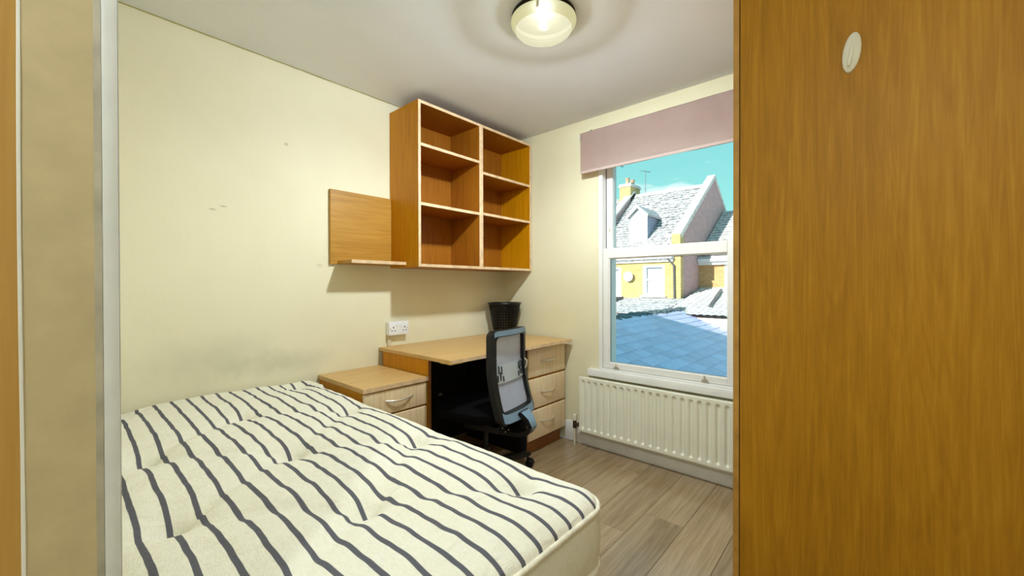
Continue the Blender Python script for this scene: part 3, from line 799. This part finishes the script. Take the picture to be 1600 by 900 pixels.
def edge_d(x, y, r=.075):
    """distance to the rounded plan outline"""
    dx = min(x-MX0, MX1-x); dy = min(y-MY0, MY1-y)
    if dx < r and dy < r: return r-math.hypot(r-dx, r-dy)
    return min(dx, dy)
bed = thing('mattress', 'cream single mattress with dark grey stripes and tufted dimples, lengthwise from the left wall', 'mattress', (.93, -2.055, .44))
ZP0, ZP1 = .442, .588
NX, NY = 300, 160
bm = bmesh.new(); P = []
for i in range(NX+1):
    row = []
    for j in range(NY+1):
        x = MX0+(MX1-MX0)*i/NX; y = MY0+(MY1-MY0)*j/NY
        # pull grid points at the corners in to the rounded outline
        r = .075; cx_ = min(max(x, MX0+r), MX1-r); cy_ = min(max(y, MY0+r), MY1-r)
        dx, dy = x-cx_, y-cy_
        if dx and dy:
            q = max(abs(dx), abs(dy)); l_ = math.hypot(dx, dy)
            if l_ > 0: x, y = cx_+dx/l_*q, cy_+dy/l_*q
        d = max(0, edge_d(x, y)); zt = mtop(x, y); rr = .10 if x > .2 else .035
        if d < rr: s = d/rr; zt = ZP1+(zt-ZP1)*math.sqrt(max(0, 1-(1-s)**2.2))
        row.append((x, y, zt))
    P.append(row)
grid(bm, P)
obj('ticking', bm, M['tick'], bed, smooth=80, label='striped quilted top')
def outline(off, r=.075, n=9):
    pts = []
    for cx_, cy_, a0 in ((MX1-r, MY1-r, 0), (MX0+r, MY1-r, 90), (MX0+r, MY0+r, 180), (MX1-r, MY0+r, 270)):
        for i in range(n+1):
            a = R(a0+90*i/n); pts.append((cx_+(r+off)*math.cos(a), cy_+(r+off)*math.sin(a)))
    out = []
    for i, a in enumerate(pts):
        b_ = pts[(i+1) % len(pts)]; m_ = max(1, int(math.hypot(a[0]-b_[0], a[1]-b_[1])/.04))
        for j in range(m_): out.append((a[0]+(b_[0]-a[0])*j/m_, a[1]+(b_[1]-a[1])*j/m_))
    return out
bm = bmesh.new(); rings = []
for k in range(9):
    s = k/8; z = ZP0+(ZP1-ZP0)*s; bul = .008*math.sin(math.pi*s)
    rings.append([bm.verts.new((x, y, z)) for x, y in outline(bul-.002+.0)])
for A, Bq in zip(rings, rings[1:]):
    for k in range(len(A)): bm.faces.new((A[k], A[(k+1) % len(A)], Bq[(k+1) % len(A)], Bq[k]))
bm.faces.new(rings[0][::-1])
obj('side_border', bm, M['tickplain'], bed, smooth=60, label='plain cream woven side')
obj('piping', tube(bmesh.new(), [(x, y, ZP1+.001) for x, y in outline(.001)], .0065, 8, closed=True), M['piping'], bed, smooth=80)
obj('piping', tube(bmesh.new(), [(x, y, ZP0+.002) for x, y in outline(.001)], .0065, 8, closed=True), M['piping'], bed, smooth=80)
for a in tufts:
    bm = bmesh.new(); z = mtop(*a)
    for k in range(7):
        an = random.uniform(0, 6.28); rr = random.uniform(0, .006)
        bmesh.ops.create_icosphere(bm, subdivisions=1, radius=random.uniform(.003, .005), matrix=Matrix.Translation((a[0]+rr*math.cos(an), a[1]+rr*math.sin(an), z+.003)))
    obj('tuft', bm, M['piping'], bed)
base = thing('divan_base', 'plain cream divan bed base underneath the striped mattress', 'bed base', (.93, -2.055, 0))
bm = bmesh.new(); rings = []
for off, z in ((-.012, .07), (-.004, .085), (-.002, .25), (-.003, .42), (-.012, .4405)):
    rings.append([bm.verts.new((x, y, z)) for x, y in outline(off)])
for A, Bq in zip(rings, rings[1:]):
    for k in range(len(A)): bm.faces.new((A[k], A[(k+1) % len(A)], Bq[(k+1) % len(A)], Bq[k]))
bm.faces.new(rings[0][::-1]); bm.faces.new(rings[-1])
obj('upholstery', bm, M['divan'], base, smooth=50)
for x in (.12, 1.74):
    for y in (-2.40, -1.71):
        obj('foot', lathe(bmesh.new(), [(0, 0), (.022, 0), (.022, .06), (.016, .0705), (0, .0705)], (x, y, 0), 14), M['black'], base)

# ------------------------------------------------------------------ wardrobe
WY0, WY1, WXF = -1.258, -.345, 2.090
t = thing('wardrobe', 'tall orange brown wardrobe standing at the right, its side towards the doorway', 'wardrobe', (2.39, -.8, 0))
obj('side_panel', B(WXF, 2.695, WY0, WY0+.018, 0, 2.14, bev=.0008), M['ward'], t)
obj('side_panel', B(WXF, 2.695, WY1-.018, WY1, 0, 2.14, bev=.0008), M['ward'], t)
obj('top_panel', B(WXF, 2.695, WY0+.018, WY1-.018, 2.122, 2.14), M['ward'], t)
obj('back_panel', B(2.685, 2.692, WY0+.018, WY1-.018, .08, 2.122), M['ward'], t)
obj('plinth', B(WXF+.02, WXF+.038, WY0+.018, WY1-.018, 0, .08), M['ward'], t)
obj('gap_strip', B(WXF-.0024, WXF, WY0+.003, WY1-.003, .08, 2.137), M['dark'], t)
ym = (WY0+WY1)/2
for a, b_, hy in ((WY0+.0005, ym-.0015, ym-.05), (ym+.0015, WY1-.0005, ym+.05)):
    d = obj('door', B(WXF-.0175, WXF-.0024, a, b_, .082, 2.139, bev=.001), M['ward'], t)
    obj('edging', B(WXF-.0175, WXF-.0026, a-.0006, a, .083, 2.138), M['wardedge'], d, label='pale edging strip')
    obj('handle', tube(bmesh.new(), [(WXF-.0165, hy, .98), (WXF-.044, hy, 1.0), (WXF-.048, hy, 1.06), (WXF-.044, hy, 1.12), (WXF-.0165, hy, 1.14)], .005, 8), M['chrome'], d, label='slim metal handle')
# oval hook
t = thing('wall_hook', 'white oval plastic hook stuck high on the wardrobe side', 'hook', (2.334, WY0, 1.719))
bm = bmesh.new(); P = []; ta = R(7)
def hookpt(u, v_, dep):
    x = u*math.cos(ta)+v_*math.sin(ta); z = -u*math.sin(ta)+v_*math.cos(ta)
    return (2.334+x, WY0-dep, 1.719+z)
cen = None; prev = None; rings = []
for s, dep in ((1, 0), (1, .004), (.97, .0065), (.8, .0085), (.55, .010), (.25, .0108), (.04, .011)):
    ring = []
    for k in range(36):
        a = 2*math.pi*k/36; u = .0175*s*math.cos(a); v_ = .0475*s*math.sin(a)
        ridge = .004*math.exp(-((u-.002-.0007*math.sin(v_*60))/.0035)**2)*(1-abs(v_)/.0475)**.5*(1 if s < 1 else 0)
        ring.append(bm.verts.new(hookpt(u, v_, dep+ridge)))
    rings.append(ring)
for A, Bq in zip(rings, rings[1:]):
    for k in range(36): bm.faces.new((A[k], A[(k+1) % 36], Bq[(k+1) % 36], Bq[k]))
bm.faces.new(rings[0]); bm.faces.new(rings[-1])
obj('hook_plate', bm, M['hookm'], t, smooth=70)
bm = bmesh.new(); tube(bm, [hookpt(.0015, .030, .0095), hookpt(.001, .012, .0125), hookpt(0, -.01, .0145), hookpt(-.001, -.028, .0165), hookpt(-.001, -.036, .0155)], [.002, .0034, .0042, .005, .003], 10)
obj('hook_prong', bm, M['hookm'], t, smooth=70)

# ================================================================== outdoors
GZ = -2.8
struct('ground', B(-40, 30, .3, 70, GZ-.2, GZ), M['ground'])
# this terrace (behind and beside the room): only its shadow reaches the view
bm = bmesh.new()
box(bm, -16, -.16, -5.4, .25, GZ, 2.55); box(bm, XR+1.01, 9, -5.4, .25, GZ, 2.55); box(bm, -.16, XR+1.01, -5.4, .25, GZ, -.16); box(bm, -.16, XR+1.01, -5.4, -4.36, -.16, 2.55)
box(bm, -.16, XR+1.01, -4.36, .25, 2.475, 2.55); box(bm, XR+.16, XR+1.0, YF+.001, .25, -.16, 2.475)
struct('wall_terrace', bm, M['yellowbrick'])
bm = prism(bmesh.new(), ((.40, 2.55), (-2.5, 6.0), (-5.5, 2.55)), 'x', -16, 9)
struct('roof_terrace', bm, M['slatelit'])

# ---- slate roof of the rear extension, right below the window
PH = R(20); RX, RZ = -2.94, .30
def rp_(s, y, h=0): return Vector((RX+s*math.cos(PH)+h*math.sin(PH), y, RZ-s*math.sin(PH)+h*math.cos(PH)))
t = thing('slate_roof', 'low blue grey slate roof in shade just outside the window', 'roof', (RX, 6.5, RZ))
bm = bmesh.new()
A = [rp_(-.02, .30, -.03), rp_(5.0, .30, -.03), rp_(5.0, 13.6, -.03), rp_(-.02, 13.6, -.03)]
lo = [Vector((a.x, a.y, GZ)) for a in A]
va = [bm.verts.new(p) for p in A]; vb_ = [bm.verts.new(p) for p in lo]
bm.faces.new(va); bm.faces.new(vb_[::-1])
for k in range(4): bm.faces.new((va[k], va[(k+1) % 4], vb_[(k+1) % 4], vb_[k]))
obj('roof_deck', bm, M['hole'], t, smooth=0)
me_s = {}
def slate_mesh(wy):
    if wy not in me_s:
        bm = bmesh.new(); Lh = .335; box(bm, 0, Lh, .006, wy-.006, 0, .018, .0015)
        for v_ in bm.verts:
            s, y, h = v_.co
            h2 = h + .014*s/Lh
            v_.co = Vector((s*math.cos(PH)+h2*math.sin(PH), y, -s*math.sin(PH)+h2*math.cos(PH)))
        me = bpy.data.meshes.new('slate'); bm.to_mesh(me); bm.free(); me.materials.append(M['slateblue']); me_s[wy] = me
    return me_s[wy]
cnt = 0
SP = .303
farbm = bmesh.new()
for c in range(16):
    s0 = .06+c*SP; y = .35+(.27 if c % 2 else 0)
    while y < 13.4:
        wy = .54
        h = random.uniform(-.001, .004)
        visible = (y > 3.2 and y < 10.6)
        if visible and cnt < 298:
            o = mobj('slate', slate_mesh(wy), t); o.location = rp_(s0, y, -.012+h)-rootloc(t)
            o.rotation_euler = (0, 0, random.uniform(-.006, .006)); cnt += 1
        else:
            n0 = len(farbm.verts); box(farbm, 0, .335, .003, wy-.003, 0, .011)
            farbm.verts.ensure_lookup_table()
            for v_ in farbm.verts[n0:]:
                s, yy, hh = v_.co; v_.co = rp_(s0+s, y+yy, -.012+h+hh+.014*s/.335)
        y += wy
o = obj('far_slates', farbm, M['slateblue'], t, smooth=0); o['kind'] = 'stuff'
bm = bmesh.new(); y = .4
while y < 13.5:
    for k in range(5):
        cxx = RX+random.uniform(-.10, .16); r_ = random.uniform(.04, .10)
        bmesh.ops.create_icosphere(bm, subdivisions=1, radius=r_, matrix=Matrix.Translation((cxx, y+random.uniform(0, .2), RZ-.02-max(0, cxx-RX)*.36+random.uniform(-.02, .03))) @ Matrix.Diagonal((1.3, 1.5, .6, 1)))
    y += .12
o = obj('ridge_moss', bm, M['moss'], t, label='dark mossy ridge'); o['kind'] = 'stuff'
for k in range(30):
    y = .4+k*.44
    bm = prism(bmesh.new(), ((RX-.15, RZ-.06), (RX, RZ+.035), (RX+.15, RZ-.025), (RX+.14, RZ-.045), (RX, RZ+.01), (RX-.14, RZ-.08)), 'y', y, y+.43)
    obj('ridge_tile', bm, M['moss'], t, smooth=0)

def tiles_on(bm, O, U, D, nu, nd, wu, wd, th, stag=True, jit=.004):
    """staggered slabs on the plane O + u*U + d*D (D = down the slope)"""
    U = Vector(U).normalized(); D = Vector(D).normalized(); Nn = U.cross(D)
    if Nn.z < 0: Nn = -Nn
    for j in range(nd):
        for i in range(nu+(1 if stag and j % 2 else 0)):
            u0 = i*wu-(wu/2 if stag and j % 2 else 0); u1 = u0+wu*.95
            u0 = max(0, u0); u1 = min(nu*wu, u1)
            if u1-u0 < .03: continue
            h = random.uniform(-jit, jit)
            c = []
            for (u, d, hh) in ((u0, j*wd, 0), (u1, j*wd, 0), (u1, (j+1.12)*wd, th), (u0, (j+1.12)*wd, th)):
                c.append(Vector(O)+U*u+D*d+Nn*(hh+h))
            lo_ = [p-Nn*.03 for p in c]
            a = [bm.verts.new(p) for p in c]; b_ = [bm.verts.new(p) for p in lo_]
            bm.faces.new(a)
            for k in range(4): bm.faces.new((a[k], b_[k], b_[(k+1) % 4], a[(k+1) % 4]))
    return bm

# ---- house opposite
FY, EZ, GX, RY, RZ2 = 15.0, 2.42, -3.71, 19.7, 6.28
HX0 = -12.5
t = thing('brick_house', 'yellow brick terraced house with dormer and raised gable seen through the window', 'house', (-7, 17, GZ))
slope = (RZ2-EZ)/(RY-FY)
wins = [(-5.375, -4.39, .70, 2.04), (-7.42, -6.43, .66, 2.0)]
bm = bmesh.new()
xs_ = [HX0, wins[1][0], wins[1][1], wins[0][0], wins[0][1], GX]
for a, b_ in zip(xs_, xs_[1:]):
    wn = [w_ for w_ in wins if abs(w_[0]-a) < 1e-6]
    if wn: box(bm, a, b_, FY, FY+.3, GZ, wn[0][2]); box(bm, a, b_, FY, FY+.3, wn[0][3], EZ-.05)
    else: box(bm, a, b_, FY, FY+.3, GZ, EZ-.05)
obj('front_wall', bm, M['yellowbrick'], t, smooth=0)
for (x0, x1, z0, z1) in wins:
    fr2 = obj('window', frame_ring(x0, x1, z0, z1, .16, .12, .10, .10, FY-.01, FY+.12, .01), M['render'], t, label='white sash window')
    bm = bmesh.new(); zm = (z0+z1)/2+.03
    box(bm, x0+.16, x1-.12, FY+.03, FY+.10, zm-.045, zm+.045); obj('meeting_rail', bm, M['render'], fr2)
    obj('pane', B(x0+.16, x1-.12, FY+.115, FY+.12, z0+.1, zm-.045), M['pane'], fr2, smooth=0)
    obj('pane', B(x0+.16, x1-.12, FY+.115, FY+.12, zm+.045, z1-.1), M['pane'], fr2, smooth=0)
    obj('blind', B(x0+.20, x1-.14, FY+.100, FY+.108, z0+.12, z1-.22), M['render'], fr2, smooth=0)
    obj('sill', B(x0-.12, x1+.08, FY-.10, FY+.02, z0-.08, z0), M['coping'], fr2)
obj('satellite_dish', lathe(bmesh.new(), [(0, .0), (.12, .008), (.21, .03), (.225, .045), (.215, .05), (.12, .028), (0, .02)], (-6.0, FY-.13, 1.56), 28, Matrix.Rotation(R(90), 4, 'X')), M['render'], t, label='round white dish on the wall')
obj('dish_arm', tube(bmesh.new(), [(-6.0, FY-.10, 1.54), (-6.0, FY, 1.5)], .02, 8), M['pipe'], t)
# gable wall with raised parapet
zg = lambda y: (EZ+.55)+(6.74-EZ-.55)*((y-FY)/(19.85-FY))
yb = 24.7
bm = prism(bmesh.new(), ((FY+.3, GZ), (FY+.3, 3.35), (19.85, 6.60), (yb, 3.15), (yb, GZ)), 'x', GX-.28, GX)
obj('gable_wall', bm, M['pinkbrick'], t, smooth=0)
bm = bmesh.new()
cop = ((FY-.06, 3.12), (19.85, 6.58), (yb, 3.12), (yb, 3.36), (19.85, 6.80), (FY-.06, 3.36))
prism(bm, cop, 'x', GX-.33, GX+.04); obj('gable_coping', bm, M['coping'], t, smooth=0)
obj('kneeler', B(GX-.33, GX+.03, FY-.14, FY+.3, 2.55, 3.32), M['yellowbrick'], t, smooth=0)
# party wall on the left of the roof
PX = -7.96
bm = prism(bmesh.new(), ((FY, GZ), (FY, 3.05), (19.7, 6.50), (yb, 3.05), (yb, GZ)), 'x', PX-.30, PX)
obj('party_wall', bm, M['pinkbrick'], t, smooth=0)
bm = prism(bmesh.new(), ((FY-.05, 3.05), (19.7, 6.50), (yb, 3.05), (yb, 3.15), (19.7, 6.62), (FY-.05, 3.17)), 'x', PX-.34, PX+.04)
obj('party_coping', bm, M['coping'], t, smooth=0)
# roof decks and slates
bm = prism(bmesh.new(), ((FY-.15, EZ-.17), (FY-.15, EZ-.09), (RY, RZ2-.05), (24.4, EZ), (24.4, EZ-.2)), 'x', HX0, GX-.27)
obj('roof_deck', bm, M['slatelit'], t, smooth=0)
Dv = Vector((0, -1, -slope)).normalized(); Ls = math.hypot(RY-FY+.2, (RY-FY+.2)*slope)
bm = bmesh.new(); nu = int((GX-.29-(PX+.0))/.30)
tiles_on(bm, (PX+.01, RY, RZ2), (1, 0, 0), Dv, nu, int(Ls/.235), (GX-.30-PX)/nu, .235, .05, jit=.012)
o = obj('roof_slates', bm, M['slatelit'], t, smooth=0); o['kind'] = 'stuff'
bm = bmesh.new(); tiles_on(bm, (HX0, RY, RZ2), (1, 0, 0), Dv, 14, int(Ls/.235), (PX-.31-HX0)/14, .235, .035)
o = obj('roof_slates', bm, M['slatelit'], t, smooth=0); o['kind'] = 'stuff'
bm = bmesh.new()
for k in range(10):
    x = PX+.05+k*.39; prism(bm, ((RY-.16, RZ2-.08), (RY, RZ2+.10), (RY+.16, RZ2-.08)), 'x', x, x+.37)
obj('ridge_tiles', bm, M['coping'], t, smooth=0)
obj('gutter', B(HX0, GX-.30, FY-.24, FY-.10, 2.30, 2.42, bev=.02), M['render'], t)
obj('fascia', B(HX0, GX-.30, FY-.10, FY-.002, 2.17, 2.36), M['render'], t)
obj('downpipe', tube(bmesh.new(), [(-4.22, FY-.17, 2.32), (-4.15, FY-.14, 2.22), (-3.97, FY-.07, 2.0), (-3.95, FY-.07, .6), (-3.95, FY-.07, GZ+.1)], .04, 8), M['pipe'], t)
# dormer
dx0, dx1, dyf = -6.47, -5.6, 16.0; dxm = (dx0+dx1)/2
zr = lambda y: RZ2-(RY-y)*slope
dz0 = zr(dyf)-.02
bm = prism(bmesh.new(), ((dx0, dz0), (dx1, dz0), (dx1, 4.45), (dxm, 4.85), (dx0, 4.45)), 'y', dyf, dyf+.06)
dm = obj('dormer', bm, M['render'], t, smooth=0, label='white painted dormer')
bm = bmesh.new()
for xx in (dx0, dx1-.05):
    ye = dyf+(4.45-dz0)/slope
    obj('dormer_cheek', prism(bmesh.new(), ((dyf+.05, dz0), (dyf+.05, 4.45), (ye, 4.45)), 'x', xx, xx+.05), M['cheek'], dm, smooth=0)
bm = bmesh.new(); yk_ = dyf+(4.92-dz0)/slope
for sg in (-1, 1):
    xe = dxm+sg*(.5*(dx1-dx0)+.10)
    v8 = []
    for dz_ in (0, .09):
        v8.append([bm.verts.new(p) for p in ((dxm, dyf-.14, 4.88+dz_), (xe, dyf-.14, 4.40+dz_), (xe, dyf+(4.40-dz0)/slope+.1, 4.40+dz_), (dxm, yk_+.1, 4.88+dz_))])
    bm.faces.new(v8[0]); bm.faces.new(v8[1])
    for k in range(4): bm.faces.new((v8[0][k], v8[0][(k+1) % 4], v8[1][(k+1) % 4], v8[1][k]))
obj('dormer_roof', bm, M['slatelit'], dm, smooth=0)
bm = bmesh.new(); prism(bm, ((dx0-.10, 4.36), (dxm, 4.84), (dx1+.10, 4.36), (dx1+.10, 4.50), (dxm, 4.98), (dx0-.10, 4.50)), 'y', dyf-.17, dyf-.13)
obj('bargeboard', bm, M['render'], dm, smooth=0)
dw = obj('dormer_window', frame_ring(dx0+.22, dx1-.22, dz0+.22, 4.28, .05, .05, .05, .05, dyf-.03, dyf+.01, .005), M['render'], dm)
bm = bmesh.new(); box(bm, dx0+.27, dx1-.27, dyf-.012, dyf-.004, dz0+.27, 4.23)
obj('dormer_pane', bm, M['pane'], dm, smooth=0)
# chimney
cy0, cy1, cx0, cx1 = 19.2, 20.45, -8.62, -7.96
ch = obj('chimney', B(cx0, cx1, cy0, cy1, 5.4, 6.80), M['yellowbrick'], t, smooth=0, label='brick chimney stack')
bm = bmesh.new(); box(bm, cx0-.05, cx1+.05, cy0-.05, cy1+.05, 6.80, 6.90); box(bm, cx0-.02, cx1+.02, cy0-.02, cy1+.02, 6.90, 6.98)
obj('chimney_cap', bm, M['coping'], ch, smooth=0)
for px_, py_ in ((-8.3, 19.55), (-8.25, 20.1)):
    obj('chimney_pot', lathe(bmesh.new(), [(.13, 6.97), (.15, 7.0), (.11, 7.05), (.105, 7.30), (.13, 7.32), (.13, 7.36), (.09, 7.36), (.09, 7.0)], (px_, py_, 0), 14), M['terracotta'], ch)
# aerials
def aerial(x, y, z0, z1, label, rotz):
    a = thing('tv_aerial', label, 'aerial', (x, y, z0))
    obj('mast', tube(bmesh.new(), [(x, y, z0), (x, y, z1)], .02, 6), M['aerial'], a)
    d = Vector((math.cos(rotz), math.sin(rotz), -.35)); s = Vector((-math.sin(rotz), math.cos(rotz), 0)); p = Vector((x, y, z1))
    obj('boom', tube(bmesh.new(), [p-d*.35, p+d*.45], .018, 6), M['hole'], a)
    for k in range(7):
        c_ = p-d*.3+d*.11*k; obj('rod', tube(bmesh.new(), [c_-s*(.22-.01*k), c_+s*(.22-.01*k)], .008, 5), M['aerial'], a)
aerial(-7.30, 19.72, 6.2, 7.62, 'small television aerial on a mast right of the brick chimney', -.6)
aerial(-8.80, 19.1, 5.8, 8.2, 'taller television aerial left of the brick chimney, half hidden by the blind', .9)

# ---- neighbouring house on the right, set back
NY_, NEZ = 17.4, 2.50
t = thing('brick_house', 'lower orange brick house set back to the right of the gabled one', 'house', (0, 19, GZ))
NX1 = 6
bm = bmesh.new(); nw = (-2.62, -1.6, 1.05, 2.26)
for a in ((GX+.001, nw[0], NY_, NY_+.3, GZ, NEZ-.1), (nw[1], NX1, NY_, NY_+.3, GZ, NEZ-.1), (nw[0], nw[1], NY_, NY_+.3, GZ, nw[2]), (nw[0], nw[1], NY_, NY_+.3, nw[3], NEZ-.1)): box(bm, *a)
obj('front_wall', bm, M['orangebrick'], t, smooth=0)
fr2 = obj('window', frame_ring(nw[0], nw[1], nw[2], nw[3], .14, .14, .1, .1, NY_-.01, NY_+.12, .01), M['render'], t)
obj('pane', B(nw[0]+.14, nw[1]-.14, NY_+.11, NY_+.12, nw[2]+.1, nw[3]-.1), M['pane'], fr2, smooth=0)
obj('sill', B(nw[0]-1.05, nw[1]+.1, NY_-.06, NY_+.01, nw[2]-.07, nw[2]), M['coping'], fr2)
nsl = .62
bm = prism(bmesh.new(), ((NY_-.2, NEZ-.12), (NY_-.2, NEZ-.05), (21.4, NEZ-.05+4.2*nsl), (25, NEZ), (25, GZ), (NY_+.3, GZ), (NY_+.3, NEZ-.12)), 'x', GX+.002, NX1)
obj('roof_deck', bm, M['pantile'], t, smooth=0)
Dn = Vector((0, -1, -nsl)).normalized()
bm = bmesh.new(); tiles_on(bm, (GX+.05, 21.4, NEZ+.02+4.2*nsl), (1, 0, 0), Dn, 32, 17, .30, .29, .05)
o = obj('roof_tiles', bm, M['pantile'], t, smooth=0); o['kind'] = 'stuff'
obj('gutter', B(GX+.02, NX1, NY_-.32, NY_-.18, NEZ-.28, NEZ-.14, bev=.02), M['render'], t)
obj('fascia', B(GX+.02, NX1, NY_-.18, NY_-.002, NEZ-.42, NEZ-.13), M['render'], t)
# ---- low roofs between the houses
t = thing('lean_to_roof', 'pale sunlit low slate roof below the yellow brick wall', 'roof', (-7, 13, 0))
def slabroof(t, x0, x1, ya, za, yb_, zb_, mat, wu, wd, dk):
    bm = bmesh.new(); prism(bm, ((ya, za-.06), (yb_, zb_-.06), (yb_, GZ), (ya, GZ)), 'x', x0, x1); obj('roof_deck', bm, mat, t, smooth=0)
    D = Vector((0, ya-yb_, za-zb_)); L_ = D.length; nu = int((x1-x0)/wu); nd = int(L_/wd)
    bm = bmesh.new(); tiles_on(bm, (x0, yb_, zb_), (1, 0, 0), D, nu, nd, (x1-x0)/nu, L_/nd, dk)
    o = obj('roof_tiles', bm, mat, t, smooth=0); o['kind'] = 'stuff'
slabroof(t, -9.5, GX+.3, 11.9, .10, 14.98, .60, M['slatelit'], .45, .40, .03)
bm = prism(bmesh.new(), ((-6.3, 12.6), (-6.22, 12.6), (-6.1, 14.6), (-6.2, 14.6)), 'z', .2, .64)
obj('lead_strip', bm, M['pipe'], t, smooth=0)
t = thing('tiled_roof', 'pale sunlit pantile roof below the orange brick wall', 'roof', (-1, 15, 0))
bm = bmesh.new(); prism(bm, ((12.1, .02), (17.38, .88), (17.38, GZ), (12.1, GZ)), 'x', -3.3, 5); obj('roof_deck', bm, M['pantile'], t, smooth=0)
# pantile rolls as real corrugation
bm = bmesh.new(); P = []
nxp = 8*30
for i in range(nxp+1):
    x = -3.68+8.6*i/nxp; row = []
    for j in range(19):
        for e_ in (0, 1):
            s = (j+e_)/19; y = 17.38-(17.38-11.95)*s; z = .97-(.97-.10)*s
            row.append((x+(.42*s if x < 0 else 0)*(1-min(1, (x+3.68)/3)), y, z+.035*abs(math.sin(math.pi*x/.26))+(.03*e_)))
    P.append(row)
grid(bm, P)
o = obj('pantiles', bm, M['pantile'], t, smooth=30); o['kind'] = 'stuff'
obj('hip', tube(bmesh.new(), [(-2.55, 16.6, .95), (-2.05, 13.2, .38)], .06, 8), M['pipe'], t)
